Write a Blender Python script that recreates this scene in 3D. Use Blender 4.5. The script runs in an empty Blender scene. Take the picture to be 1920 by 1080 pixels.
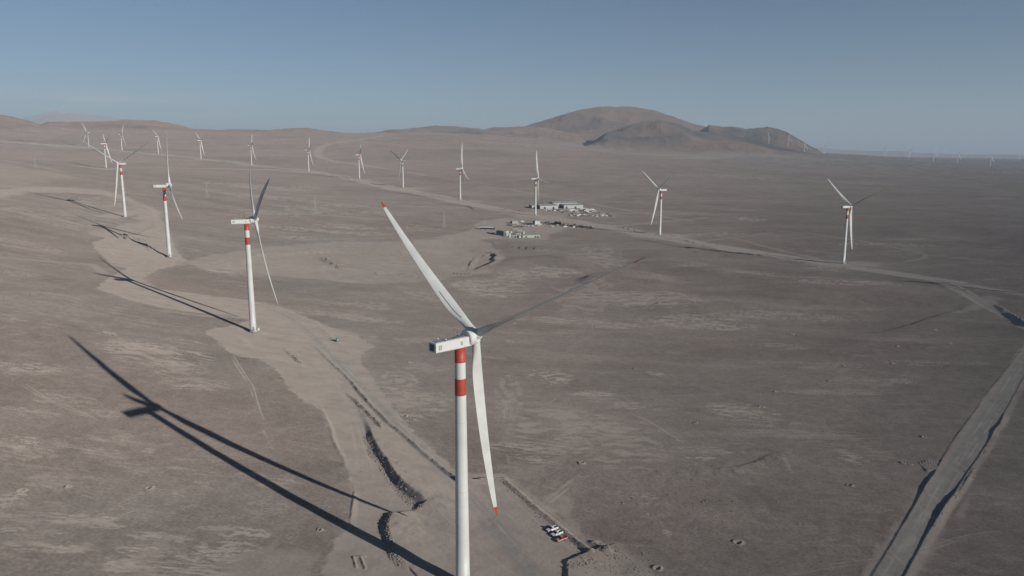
import math, random, sys
import numpy as np
try:
    import bpy, bmesh
    from mathutils import Vector, Matrix
except ImportError:
    bpy = None
R_ = math.radians
HAZE = 4.2e-5                   # density of the air haze
HAZE_COLOR = (0.70, 0.85, 1.0, 1)
HAZE_G = 0.0
# ---------------------------------------------------------------- camera, sky, sun, exposure
CAM_Z = 151.0
FPX = 1400.0                    # focal length in pixels of a 1920 px wide picture
PITCH = R_(10.3)                # camera looks this far below the horizon
SUN_AZ = R_(128.0)              # clockwise from +Y (the view direction): behind, to the right
SUN_EL = R_(18.0)
if bpy:
    S = bpy.context.scene
    COL = S.collection
    cam = bpy.data.cameras.new('camera')
    cam.sensor_width = 36.0
    cam.lens = 36.0 * FPX / 1920.0
    cam.clip_start = 1.0
    cam.clip_end = 300000.0
    camo = bpy.data.objects.new('camera', cam)
    COL.objects.link(camo)
    camo.location = (0, 0, CAM_Z)
    camo.rotation_euler = (R_(90) - PITCH, 0, 0)
    S.camera = camo
    S.view_settings.view_transform = 'Standard'
    S.view_settings.look = 'None'
    S.view_settings.gamma = 1.0
    S.view_settings.exposure = 0.0
    S.cycles.use_denoising = True
    S.cycles.max_bounces = 6
    S.cycles.volume_bounces = 0
    W = bpy.data.worlds.new('World')
    S.world = W
    W.use_nodes = True
    wn = W.node_tree
    wn.nodes.clear()
    w_out = wn.nodes.new('ShaderNodeOutputWorld')
    w_bg = wn.nodes.new('ShaderNodeBackground')
    w_bg.inputs['Strength'].default_value = 0.061
    sky = wn.nodes.new('ShaderNodeTexSky')
    sky.sky_type = 'NISHITA'
    sky.sun_disc = False
    sky.sun_elevation = SUN_EL
    sky.sun_rotation = SUN_AZ
    sky.altitude = 2500.0
    sky.air_density = 1.0
    sky.dust_density = 0.2
    sky.ozone_density = 2.5
    # a few thin clouds low over the left horizon
    w_tc = wn.nodes.new('ShaderNodeTexCoord'); w_sx = wn.nodes.new('ShaderNodeSeparateXYZ'); w_mp = wn.nodes.new('ShaderNodeMapping')
    w_nz = wn.nodes.new('ShaderNodeTexNoise'); w_rp = wn.nodes.new('ShaderNodeValToRGB'); w_el = wn.nodes.new('ShaderNodeValToRGB'); w_az = wn.nodes.new('ShaderNodeValToRGB')
    w_m1 = wn.nodes.new('ShaderNodeMath'); w_m2 = wn.nodes.new('ShaderNodeMath'); w_mx = wn.nodes.new('ShaderNodeMix')
    w_m1.operation = w_m2.operation = 'MULTIPLY'
    wn.links.new(w_tc.outputs['Generated'], w_sx.inputs[0]); wn.links.new(w_tc.outputs['Generated'], w_mp.inputs['Vector'])
    w_mp.inputs['Scale'].default_value = (9.0, 9.0, 75.0)
    w_nz.inputs['Scale'].default_value = 1.0; w_nz.inputs['Detail'].default_value = 7.0; w_nz.inputs['Roughness'].default_value = 0.6
    wn.links.new(w_mp.outputs[0], w_nz.inputs['Vector']); wn.links.new(w_nz.outputs['Fac'], w_rp.inputs[0])
    w_rp.color_ramp.elements[0].position = 0.46; w_rp.color_ramp.elements[1].position = 0.64
    for r_, st in ((w_el, ((0.036, 0), (0.050, 1), (0.060, 0.8), (0.075, 0))), (w_az, ((0.0, 1), (0.58, 1), (0.72, 0.12), (0.8, 0)))):
        while len(r_.color_ramp.elements) < len(st): r_.color_ramp.elements.new(0.5)
        for e_, (p_, v_) in zip(r_.color_ramp.elements, st): e_.position = p_; e_.color = (v_, v_, v_, 1)
    w_ax = wn.nodes.new('ShaderNodeMath'); w_ax.operation = 'MULTIPLY_ADD'; w_ax.inputs[1].default_value = 1.0; w_ax.inputs[2].default_value = 1.0
    wn.links.new(w_sx.outputs[0], w_ax.inputs[0]); wn.links.new(w_ax.outputs[0], w_az.inputs[0]); wn.links.new(w_sx.outputs[2], w_el.inputs[0])
    wn.links.new(w_el.outputs[0], w_m1.inputs[0]); wn.links.new(w_az.outputs[0], w_m1.inputs[1])
    wn.links.new(w_m1.outputs[0], w_m2.inputs[0]); wn.links.new(w_rp.outputs[0], w_m2.inputs[1])
    w_mx.data_type = 'RGBA'; w_mx.inputs[7].default_value = (10.0, 9.6, 9.4, 1)
    w_m3 = wn.nodes.new('ShaderNodeMath'); w_m3.operation = 'MULTIPLY'; w_m3.inputs[1].default_value = 0.55
    wn.links.new(w_m2.outputs[0], w_m3.inputs[0])
    wn.links.new(w_m3.outputs[0], w_mx.inputs[0]); wn.links.new(sky.outputs[0], w_mx.inputs[6]); wn.links.new(w_mx.outputs[2], w_bg.inputs['Color'])
    wn.links.new(w_bg.outputs[0], w_out.inputs['Surface'])
    sl = bpy.data.lights.new('sun', 'SUN')
    sl.energy = 5.0
    sl.angle = R_(0.53)
    sl.color = (1.0, 0.94, 0.86)
    slo = bpy.data.objects.new('sun', sl)
    COL.objects.link(slo)
    _sd = Vector((math.sin(SUN_AZ) * math.cos(SUN_EL), math.cos(SUN_AZ) * math.cos(SUN_EL), math.sin(SUN_EL)))
    slo.rotation_euler = _sd.to_track_quat('Z', 'Y').to_euler()
    slo.location = (300, -300, 400)

# ---------------------------------------------------------------- surveying helpers: picture -> ground
cP, sP = math.cos(PITCH), math.sin(PITCH)


def ray_az_t(u, v):
    """azimuth and downward slope of the sight line through a point of the photograph"""
    x = (np.asarray(u, float) - 960) / FPX
    y = (np.asarray(v, float) - 540) / FPX
    Y = cP - y * sP
    Z = -sP - y * cP
    h = np.hypot(x, Y)
    return np.arctan2(x, Y), -Z / h


def pix(P):
    X, Y, Z = P[0], P[1], P[2] - CAM_Z
    dep = Y * cP - Z * sP
    up = Y * sP + Z * cP
    return 960 + FPX * X / dep, 540 - FPX * up / dep


def hash2(ix, iy, seed):
    h = (ix.astype(np.int64) * 374761393 + iy.astype(np.int64) * 668265263 + seed * 1442695041) & 0x7fffffff
    h = ((h ^ (h >> 13)) * 1274126177) & 0x7fffffff
    h = h ^ (h >> 16)
    return (h & 0xffff).astype(np.float32) / 65535.0


def vnoise(x, y, seed=0):
    ix = np.floor(x); iy = np.floor(y)
    fx = (x - ix).astype(np.float32); fy = (y - iy).astype(np.float32)
    fx = fx * fx * fx * (fx * (fx * 6 - 15) + 10); fy = fy * fy * fy * (fy * (fy * 6 - 15) + 10)
    a = hash2(ix, iy, seed); b = hash2(ix + 1, iy, seed)
    c = hash2(ix, iy + 1, seed); d = hash2(ix + 1, iy + 1, seed)
    return (a + (b - a) * fx) * (1 - fy) + (c + (d - c) * fx) * fy - 0.5


def fbm(x, y, seed=0, octaves=4, gain=0.5):
    s = 0; a = 1.0
    for i in range(octaves):
        ca, sa = math.cos(0.6 * i + seed), math.sin(0.6 * i + seed)
        s = s + a * vnoise((x * ca - y * sa) * 2.03 ** i + 17 * i, (x * sa + y * ca) * 2.03 ** i - 9 * i, seed + i)
        a *= gain
    return s


def ridged(x, y, seed=0, octaves=4, gain=0.5):
    s = 0; a = 1.0
    for i in range(octaves):
        ca, sa = math.cos(0.9 * i + seed), math.sin(0.9 * i + seed)
        n = 1 - 4 * np.abs(vnoise((x * ca - y * sa) * 2.0 ** i + 7 * i, (x * sa + y * ca) * 2.0 ** i - 5 * i, seed + i))
        s = s + a * n
        a *= gain
    return s


def smooth(t):
    t = np.clip(t, 0, 1)
    return t * t * (3 - 2 * t)


# where each turbine stands: (u, v of the foot, distance, yaw of the rotor axis, rotor angle), read off the photograph
TURB = [
    (868, 1097, 242, 47, 64), (475, 622, 620, 65, 62), (318, 482, 1028, 66, 107), (235, 408, 1425, -171, 58),
    (1581, 495, 1270, 70, 64), (1237, 440, 1518, -109, 60), (1004, 404, 1822, 78, 97), (863, 375, 2160, 80, 115),
    (756, 352, 2552, -69, 58), (674, 336, 2867, 78, 62), (579, 322, 3274, 75, 78), (472, 311, 3616, 72, 76),
    (377, 299, 3912, 41, 63), (297, 289, 4365, 36, 63), (229, 282, 4743, 76, 82), (167, 276, 5352, -146, 35),
    (199.5, 316, 3137, 51, 60)]
FAR_TURB = [(1441, 272.5, 9000), (1477, 279, 9200), (1508, 283.5, 8600), (1545.5, 287.5, 8300), (1621, 287, 16000),
            (1658, 292, 9600), (1668, 291, 13000), (1704, 296, 8900), (1750, 300, 8700), (1772, 299, 15000),
            (1795, 304, 8700), (1806, 303, 16000), (1852, 303, 17000), (1857, 308, 8200), (1910, 307, 14000),
            (1543, 281, 14000)]
CTRL = [(t[0], t[1], t[2]) for t in TURB]
CTRL += [(60, 247, 6500), (300, 262, 5600), (600, 262, 5500), (650, 251, 7500), (800, 262, 5500), (850, 250, 7500),
         (950, 263, 6500), (1100, 276, 7500), (1300, 292, 6800), (1500, 295, 7500), (1545, 287.5, 9500),
         (1700, 297, 9500), (1920, 312, 9500), (1900, 420, 1960), (1900, 350, 4000), (1400, 400, 2055),
         (1400, 322, 4150), (1200, 311, 4000), (1700, 331, 4850), (0, 600, 607), (0, 480, 880), (0, 400, 1180),
         (0, 338, 1950), (0, 308, 2900), (0, 285, 4300)]
_cz = []
_cx = []
for (u, v, d) in CTRL:
    a, t = ray_az_t(u, v)
    _cx.append((float(a), math.log(d)))
    _cz.append(CAM_Z - d * float(t))
for a in (-1.3, -0.65, 0.0, 0.65, 1.3):
    _cx += [(a, math.log(110.0))]
    _cz += [1.0 - 6 * a]
_cx += [(-0.6, math.log(236.0)), (0.6, math.log(240.0)), (1.2, math.log(900.0)), (-1.2, math.log(900.0))]
_cz += [3.0, -5.0, -30.0, 45.0]
for a in (-0.7, -0.35, 0.0, 0.35, 0.7):
    _cx += [(a, math.log(14000.0))]
    _cz += [float(np.interp(a, [-0.7, -0.35, 0, 0.35, 0.7], [190, 170, 150, 90, -10]))]
_cx = np.array(_cx); _cz = np.array(_cz)


def _tps(r2):
    return 0.5 * r2 * np.log(r2 + 1e-12)


_n = len(_cx)
_A = np.zeros((_n + 3, _n + 3))
_A[:_n, :_n] = _tps(((_cx[:, None, :] - _cx[None, :, :]) ** 2).sum(-1)) + np.eye(_n) * 2e-4
_A[:_n, _n] = 1; _A[:_n, _n + 1:] = _cx
_A[_n, :_n] = 1; _A[_n + 1:, :_n] = _cx.T
_wt = np.linalg.solve(_A, np.concatenate([_cz, [0, 0, 0]]))


def z_plain(az, d):
    """height of the plain: a smooth surface through the surveyed feet"""
    az = np.asarray(az, float); d = np.asarray(d, float)
    shp = az.shape
    a = az.ravel(); l = np.log(np.clip(d.ravel(), 60, 14000.0))
    out = np.empty(a.size)
    for i in range(0, a.size, 60000):
        aa = a[i:i + 60000]; ll = l[i:i + 60000]
        r2 = (aa[:, None] - _cx[None, :, 0]) ** 2 + (ll[:, None] - _cx[None, :, 1]) ** 2
        out[i:i + 60000] = _tps(r2) @ _wt[:_n] + _wt[_n] + _wt[_n + 1] * aa + _wt[_n + 2] * ll
    out = out.reshape(shp)
    far = smooth((d - 17000) / 16000)
    return out * (1 - far) - 120 * far


# crests: silhouette (u, v), distance, front width, back width, ruggedness
CRESTS = [
    # big dome
    ([(860, 262), (885, 247), (925, 238), (985, 236), (1010, 228), (1060, 211), (1090, 203), (1125, 197), (1180, 196), (1225, 203),
      (1265, 217), (1300, 230), (1330, 236), (1370, 246), (1420, 262), (1460, 282)], 11200, 3300, 3500, 95, 0.0),
    # shoulder in front, left
    ([(800, 262), (870, 252), (920, 246), (975, 240), (1010, 238), (1040, 243), (1080, 252), (1120, 266), (1150, 282)], 9300, 1500, 1500, 75, 0.40),
    # dark front hill
    ([(1098, 275), (1115, 264), (1140, 248), (1170, 238), (1205, 227), (1240, 225), (1265, 231), (1300, 247), (1340, 250),
      (1390, 256), (1430, 263), (1460, 272), (1500, 283), (1545, 290), (1590, 295)], 8300, 1400, 1300, 110, 0.60),
    # right-hand hills
    ([(1290, 262), (1330, 233), (1355, 237), (1375, 237), (1400, 242), (1420, 239), (1440, 238), (1460, 242), (1480, 250), (1500, 262), (1520, 274),
      (1545, 288)], 9900, 1300, 1300, 105, 0.52),
    # left brown hills
    ([(-420, 214), (-200, 205), (-60, 210), (0, 213), (30, 218), (60, 228), (75, 233), (90, 228), (150, 226), (200, 225), (230, 222), (250, 223),
      (290, 224), (330, 231), (360, 240), (400, 243), (440, 242), (500, 245), (530, 255)], 7600, 1300, 1800, 48, 0.0),
    ([(470, 256), (500, 245), (520, 242), (545, 240), (580, 241), (605, 245), (640, 249), (680, 253)], 8600, 700, 1200, 50, 0.34),
    ([(660, 254), (700, 248), (735, 242), (770, 241), (800, 237), (820, 235), (850, 236), (870, 238), (900, 240), (950, 246), (1000, 258)],
     9800, 1000, 1500, 60, 0.36),
    # blue ranges far away
    ([(-450, 205), (-200, 190), (0, 197), (30, 198), (70, 204), (110, 210), (150, 213), (190, 219), (250, 225), (330, 232), (420, 240), (520, 246), (640, 252)],
     34000, 5000, 6000, 130, 0.0),
    ([(-300, 226), (60, 224), (100, 216), (130, 211), (160, 214), (200, 219), (260, 228), (330, 236), (420, 244)], 25000, 3500, 4000, 80, 0.0),
    ([(1490, 282), (1530, 275), (1560, 278), (1600, 281), (1640, 283), (1680, 283), (1750, 287), (1800, 289), (1860, 289), (1920, 291),
      (2100, 292), (2400, 290)], 30000, 4000, 5000, 60, 0.2),
]
_CR = []
for (pts, dc, wf, wb, rug, tint) in CRESTS:
    a, t = ray_az_t([p[0] for p in pts], [p[1] for p in pts])
    _CR.append((a, -t, dc, wf, wb, rug, tint))


def z_base(az, d, want_hill=False):
    z = z_plain(az, d)
    hill = np.zeros(z.shape, np.float32)
    rock = np.zeros(z.shape, np.float32)
    m0 = d > 4500
    if m0.any():
        A = az[m0]; D = d[m0]; Z = z[m0].copy(); Hm = np.zeros(A.shape, np.float32); Rm = np.zeros(A.shape, np.float32)
        X = D * np.sin(A); Y = D * np.cos(A)
        warp = fbm(X / 2600, Y / 2600, 5, 3)
        rg = ridged(X / 1500 + 0.5 * warp, Y / 1500, 11, 5, 0.55)
        fine = fbm(X / 420, Y / 420, 23, 4)
        rg2 = ridged(X / 620 + 0.6 * warp, Y / 760 - 0.4 * warp, 31, 5, 0.55)
        blot = fbm(X / 700, Y / 500, 61, 4)
        Zp = Z.copy()
        for (ca, ct, dc, wf, wb, rug, tint) in _CR:
            crest = np.interp(A, ca, ct, left=-0.2, right=-0.2) * dc + CAM_Z
            dd = D - dc - 0.22 * wf * warp * 2
            prof = np.where(dd < 0, 1 + dd / wf, 1 - dd / wb)
            prof = np.clip(prof, 0, 1)
            shp = 0.75 * prof ** 1.75 + 0.25 * smooth(prof)
            rise = np.clip(crest - Zp, 0, None)
            gully = rug * ((rg2 if tint > 0.6 else rg) - 0.35) * prof * (1 - 0.93 * prof ** 3) * np.clip(rise / 150, 0, 1) * smooth(prof / 0.45)
            h = Zp + rise * shp + gully + rug * 0.22 * fine * prof * (1 - 0.8 * prof ** 4) * np.clip(rise / 100, 0, 1) * smooth(prof / 0.3)
            Hm = np.maximum(Hm, np.where((rise > 8) & (h > Z), smooth((h - Zp) / 45), 0))
            Rm = np.where((rise > 8) & (h > Z), np.clip(tint + 2.6 * blot, 0, 1) * smooth((prof - 0.15) / 0.4) if tint > 0.3 else np.clip(tint + 0.5 * blot, 0, 1), Rm)
            Z = np.maximum(Z, h)
        z = z.copy(); z[m0] = Z; hill[m0] = Hm; rock[m0] = Rm
    return (z, hill, rock) if want_hill else z


_DG = np.exp(np.linspace(math.log(70.0), math.log(30000.0), 900))


def G(pts):
    """points of the photograph -> (x, y) on the ground"""
    pts = np.asarray(pts, float).reshape(-1, 2)
    a, t = ray_az_t(pts[:, 0], pts[:, 1])
    out = np.empty((len(pts), 2))
    AA = np.repeat(a[:, None], len(_DG), 1)
    f = z_base(AA, np.repeat(_DG[None], len(pts), 0)) - (CAM_Z - _DG[None] * t[:, None])
    for i in range(len(pts)):
        k = np.argmax(f[i] > 0)
        if k == 0:
            k = len(_DG) - 1
        f0, f1 = f[i, k - 1], f[i, k]
        w = f0 / (f0 - f1) if f1 != f0 else 0
        d = _DG[k - 1] + (_DG[k] - _DG[k - 1]) * w
        out[i] = d * math.sin(a[i]), d * math.cos(a[i])
    return out
# ---------------------------------------------------------------- the ground: one relief on a fan of sight distances
QUICK = '--quick' in sys.argv
_v = np.arange(1230.0, 300.0, -(1.8 if QUICK else 0.9))
_t = np.tan(np.arctan((_v - 540) / FPX) + PITCH)
_d1 = 150.0 / _t
_rows = [20.0]
while _rows[-1] < _d1[0]:
    _rows.append(_rows[-1] * 1.02)
for x in _d1[1:]:
    if x - _rows[-1] > 0.006 * x:
        break
    if x > _rows[-1]:
        _rows.append(float(x))
while _rows[-1] < 90000:
    _rows.append(_rows[-1] * (1.006 if _rows[-1] < 13000 else (1.012 if _rows[-1] < 30000 else 1.05)))
DR = np.array(_rows)
_azs = [0.0]
while _azs[-1] < R_(80):
    _azs.append(_azs[-1] + (R_(0.1 if QUICK else 0.05) if _azs[-1] < R_(38.5) else max(R_(0.05), 0.06 * (_azs[-1] - R_(37)))))
AZ = np.array([-a for a in _azs[:0:-1]] + _azs)
NR, NC = len(DR), len(AZ)
_AA = np.repeat(AZ[None], NR, 0)
_DD = np.repeat(DR[:, None], NC, 1)
GX = _DD * np.sin(_AA)
GY = _DD * np.cos(_AA)
# the smooth plain on a thinned grid, then refined; the crests on the full grid
_ci = np.unique(np.concatenate([np.arange(0, NC, 12), [NC - 1]]))
_ri = np.unique(np.concatenate([np.arange(0, NR, 6), [NR - 1]]))
_zc = z_plain(_AA[np.ix_(_ri, _ci)], _DD[np.ix_(_ri, _ci)])


def _spread(zc):
    t = np.empty((len(_ri), NC))
    for i in range(len(_ri)):
        t[i] = np.interp(AZ, AZ[_ci], zc[i])
    o = np.empty((NR, NC))
    k = np.clip(np.searchsorted(_ri, np.arange(NR), side='right') - 1, 0, len(_ri) - 2)
    w = (np.log(DR) - np.log(DR[_ri[k]])) / (np.log(DR[_ri[k + 1]]) - np.log(DR[_ri[k]]))
    return t[k] * (1 - w)[:, None] + t[k + 1] * w[:, None]


_zplain_full = _spread(_zc)
_keep = z_plain
z_plain = lambda az, d: _zplain_full if az.shape == _AA.shape else _keep(az, d)
GZ, HILL, ROCK = z_base(_AA, _DD, True)
z_plain = _keep
PALE = np.zeros((NR, NC), np.float32)
ROAD = np.zeros((NR, NC), np.float32)
TRACK = np.zeros((NR, NC), np.float32)
CALM = np.zeros((NR, NC), np.float32)      # graded earth: no hummocks


def window(x0, x1, y0, y1):
    """rows and columns of the fan that can hold a box of ground"""
    xs = np.array([x0, x1, x0, x1]); ys = np.array([y0, y0, y1, y1])
    a = np.arctan2(xs, ys)
    nx = min(max(0, x0), x1); ny = min(max(0, y0), y1)
    dmin = math.hypot(nx, ny); dmax = np.hypot(xs, ys).max()
    r0, r1 = np.searchsorted(DR, [dmin, dmax]); c0, c1 = np.searchsorted(AZ, [a.min(), a.max()])
    return slice(max(r0 - 1, 0), r1 + 1), slice(max(c0 - 1, 0), c1 + 1)


def resample(P, vals, step):
    P = np.asarray(P, float)
    L = np.concatenate([[0], np.cumsum(np.linalg.norm(np.diff(P, axis=0), axis=1))])
    n = max(2, int(L[-1] / step) + 1)
    s = np.linspace(0, L[-1], n)
    return np.column_stack([np.interp(s, L, P[:, 0]), np.interp(s, L, P[:, 1])]), [np.interp(s, L, v) for v in vals], s


_seed = [100]


def near_line(P, vals, reach, wob=0.0, step=6.0):
    """for the grid near a line: signed offset (left < 0), and values carried along it"""
    _seed[0] += 1
    P, vals, s = resample(P, vals, step)
    if wob:
        n = np.gradient(P, axis=0)
        n /= np.linalg.norm(n, axis=1)[:, None] + 1e-9
        P = P + np.column_stack([-n[:, 1], n[:, 0]]) * (wob * fbm(s / 14.0, s * 0 + _seed[0], _seed[0], 3) * 2)[:, None]
    x0, y0 = P.min(0) - reach; x1, y1 = P.max(0) + reach
    R, C = window(x0, x1, y0, y1)
    shp = GX[R, C].shape
    best = np.full(shp, 1e9, np.float32); V = [np.zeros(shp, np.float32) for _ in vals]
    r0, c0 = R.start, C.start
    for i in range(len(P) - 1):
        a, b = P[i], P[i + 1]
        r, c = window(min(a[0], b[0]) - reach, max(a[0], b[0]) + reach, min(a[1], b[1]) - reach, max(a[1], b[1]) + reach)
        X = GX[r, c]; Y = GY[r, c]
        if X.size == 0:
            continue
        rr = slice(r.start - r0, r.start - r0 + X.shape[0]); cc = slice(c.start - c0, c.start - c0 + X.shape[1])
        dx, dy = b - a
        ll = dx * dx + dy * dy + 1e-9
        t = np.clip(((X - a[0]) * dx + (Y - a[1]) * dy) / ll, 0, 1)
        ex = X - a[0] - t * dx; ey = Y - a[1] - t * dy
        dist = np.hypot(ex, ey)
        sgn = np.sign(ex * dy - ey * dx)       # + on the right
        bb = best[rr, cc]
        m = dist < np.abs(bb)
        bb[m] = (dist * np.where(sgn == 0, 1, sgn))[m]
        for q, v in enumerate(vals):
            V[q][rr, cc][m] = (v[i] + (v[i + 1] - v[i]) * t)[m]
    return R, C, best, V


def ridge(px, h, wl, wr, wob=0.6, pale=0.0, rough=0.35, taper=True, pts=None):
    """bank of earth along a line of the photograph: height h, left foot wl and right foot wr metres out"""
    P = G(px) if pts is None else pts
    h = np.full(len(P), h, float) if np.isscalar(h) else np.asarray(h, float)
    R, C, off, (H,) = near_line(P, [h], max(wl, wr), wob, 4.0 if max(wl, wr) < 15 else 10.0)
    if off.size == 0:
        return
    t = np.where(off < 0, -off / wl, off / wr)
    f = np.clip(1 - t, 0, 1)
    f = 0.5 * f + 0.5 * smooth(f)
    X = GX[R, C]; Y = GY[R, C]
    n = 1 + rough * 2 * fbm(X / 5.0, Y / 5.0, 3, 3)
    GZ[R, C] += H * f * np.clip(n, 0.2, 2)
    if pale:
        PALE[R, C] = np.maximum(PALE[R, C], pale * smooth(np.clip(1.6 - 1.2 * t, 0, 1)))


def stroke(arr, px, w, strength=1.0, soft=0.5, ragged=0.3, scale=12.0, patchy=0.0, step=8.0, pts=None, wob=0.0):
    """wear along a line of the photograph, w metres to each side (one width or one for each point)"""
    P = G(px) if pts is None else pts
    w = np.full(len(P), w, float) if np.isscalar(w) else np.asarray(w, float)
    R, C, off, (Wd,) = near_line(P, [w], w.max() * 1.7, wob, step)
    if off.size == 0:
        return
    X = GX[R, C]; Y = GY[R, C]
    t = np.abs(off) / np.maximum(Wd, 1e-3) + ragged * 2 * fbm(X / scale, Y / scale, _seed[0], 3)
    m = strength * (1 - smooth((t - 1 + soft) / (2 * soft)))
    m[np.abs(off) > 1e8] = 0
    if patchy:
        m *= smooth(0.5 + patchy * 3 * fbm(X / 30, Y / 30, _seed[0] + 3, 3))
    arr[R, C] = np.maximum(arr[R, C], m)


def zone(arr, px, strength=1.0, soft=3.0, ragged=4.0, scale=25.0, pts=None):
    """patch of ground inside an outline of the photograph"""
    P = G(px) if pts is None else pts
    _seed[0] += 1
    reach = soft + ragged * 2
    x0, y0 = P.min(0) - reach; x1, y1 = P.max(0) + reach
    R, C = window(x0, x1, y0, y1)
    X = GX[R, C].astype(np.float32); Y = GY[R, C].astype(np.float32)
    best = np.full(X.shape, 1e18, np.float32); ins = np.zeros(X.shape, bool)
    for i in range(len(P)):
        a = P[i]; b = P[(i + 1) % len(P)]
        dx, dy = b - a
        t = np.clip(((X - a[0]) * dx + (Y - a[1]) * dy) / (dx * dx + dy * dy + 1e-9), 0, 1)
        best = np.minimum(best, (X - a[0] - t * dx) ** 2 + (Y - a[1] - t * dy) ** 2)
        if abs(dy) > 1e-9:
            ins ^= ((a[1] > Y) != (b[1] > Y)) & (X < a[0] + (Y - a[1]) * dx / dy)
    sd = np.sqrt(best) * np.where(ins, 1, -1) + ragged * 2 * fbm(X / scale, Y / scale, _seed[0], 4)
    m = strength * smooth(0.5 + sd / (2 * soft))
    arr[R, C] = np.maximum(arr[R, C], m.astype(np.float32))
    return R, C, m


def mound(u, v, r, h, ry=None):
    (cx, cy), = G([(u, v)])
    ry = ry or r
    R, C = window(cx - 3 * r, cx + 3 * r, cy - 3 * ry, cy + 3 * ry)
    q = ((GX[R, C] - cx) / r) ** 2 + ((GY[R, C] - cy) / ry) ** 2
    GZ[R, C] += h * np.exp(-q)


# low hills in the middle distance
mound(1055, 500, 60, 15, 75); mound(1185, 535, 48, 14, 48); mound(1120, 540, 40, 8, 36); mound(960, 505, 40, 8, 50); mound(1330, 520, 60, 9, 60); mound(700, 560, 50, 5, 45); mound(940, 485, 40, 3, 40)
mound(1480, 545, 120, 7, 70); mound(1330, 590, 90, 5, 60); mound(1250, 480, 60, 5, 80); mound(40, 330, 260, 16, 190)
mound(60, 395, 120, 6, 90); mound(1470, 862, 16, 0.8, 12); mound(90, 560, 60, 3, 40); mound(760, 470, 60, 3, 60)
mound(1010, 470, 30, 4, 50); mound(130, 1010, 25, 1.2, 14); mound(1240, 260, 900, 0.1, 900)
ridge([(1330, 884), (1375, 880), (1420, 868), (1462, 850)], [0.1, 0.6, 0.7, 0.15], 3.5, 14, 0.6)
ridge([(1462, 850), (1470, 868), (1482, 890)], [0.3, 0.7, 0.1], 2.5, 9, 0.4)
ridge([(1130, 885), (1230, 886), (1330, 884), (1380, 866)], [0.1, 0.4, 0.5, 0.1], 8, 16, 1.0)
ridge([(1605, 629), (1665, 622), (1705, 612), (1780, 588), (1830, 580)], [0.3, 1.2, 1.5, 1.0, 0.3], 6, 40, 1.0, rough=0.05)
ridge([(1215, 520), (1235, 545), (1243, 562)], [0.3, 0.9, 0.3], 10, 24, 0.5, rough=0.0)
ridge([(960, 535), (1060, 552), (1200, 566), (1340, 572), (1480, 570), (1640, 552), (1740, 540)], [2, 6, 9, 10, 9, 7, 2], 260, 110, 0, rough=0.0)
ridge([(560, 462), (700, 458), (850, 452), (930, 462)], [1, 5, 6, 3], 160, 60, 0, rough=0.0)
ridge([(420, 520), (560, 534), (700, 546), (860, 535), (950, 505)], [1, 4, 5, 4, 2], 70, 110, 0, rough=0.0)
ridge([(1500, 575), (1600, 594), (1690, 592)], [0.4, 1.4, 0.4], 40, 30, 1.0, rough=0.0)
# hummocks everywhere, stronger with distance (kept off graded earth below)
_hum0 = GZ.copy()
_amp = 0.30 + 1.6 * smooth((_DD - 330) / 900) + 9 * smooth((_DD - 2600) / 5000)
_hum = (_amp * fbm(GX / 95, GY / 70, 41, 4) + 0.22 * fbm(GX / 17, GY / 14, 42, 3) + 4.0 * smooth((_DD - 700) / 2500) * fbm(GX / 420, GY / 300, 43, 3)) * smooth((_DD - 60) / 150)
_hum *= (1 - smooth((_DD - 16000) / 6000))

# ---------------------------------------------------------------- graded earth, pads, roads, tracks
# pad and corridor of the nearest turbine
_corr = [(590, 1120), (630, 1020), (650, 972), (659, 920), (657, 884), (646, 862), (630, 831), (617, 800), (606, 773), (593, 764), (566, 751), (540, 731), (543, 716), (517, 691), (486, 673), (450, 668),
         (426, 658), (408, 638), (388, 626), (390, 616), (425, 612), (470, 600), (440, 592), (370, 586), (300, 577), (252, 566), (222, 556), (180, 541), (205, 520), (240, 503),
         (212, 498), (182, 470), (172, 455), (200, 445), (258, 441), (290, 425), (286, 400), (262, 382), (290, 392), (312, 425), (330, 470),
         (352, 490), (300, 505), (268, 522), (292, 540), (370, 551), (460, 562), (520, 573), (570, 592), (620, 614), (668, 626), (702, 650), (684, 658), (674, 675), (694, 700),
         (716, 735), (748, 780), (795, 828), (860, 884), (945, 890), (990, 918), (1045, 962), (1095, 1008), (1128, 1022), (1155, 1050), (1185, 1100), (1185, 1140)]
zone(PALE, _corr, 0.80, 1.1, 1.4, 5)
zone(PALE, [(u + (6 if u < 700 else -6), v + 2) for u, v in _corr], 0.30, 5, 5, 22)
stroke(PALE, [(402, 628), (420, 650), (445, 662), (486, 668), (515, 685), (536, 712), (545, 728), (570, 746), (603, 768), (618, 796), (634, 832), (650, 864)], 1.6, 0.95, 0.8, 0.6, 5, 0.5, step=3)
stroke(PALE, [(430, 632), (440, 648), (462, 660), (500, 668), (530, 690)], 1.3, 0.9, 0.8, 0.5, 5, 0.4, step=3)
stroke(PALE, [(290, 582), (380, 592), (460, 596), (520, 602), (556, 622), (590, 650)], 2.0, 0.9, 0.8, 0.6, 7, 0.4, step=4)
stroke(PALE, [(205, 548), (260, 562), (340, 575), (420, 586)], 3.0, 0.8, 0.8, 0.6, 9, 0.4, step=5)
stroke(PALE, [(185, 460), (200, 480), (225, 494), (260, 500), (310, 497)], 3.5, 0.9, 0.8, 0.6, 9, 0.3, step=5)
zone(CALM, [(560, 1180), (655, 935), (610, 780), (520, 690), (400, 610), (190, 540), (180, 450), (300, 400), (335, 480), (300, 530), (560, 580), (700, 660),
            (700, 730), (862, 890), (945, 892), (1110, 1020), (1180, 1180)], 1.0, 4, 1)
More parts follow.
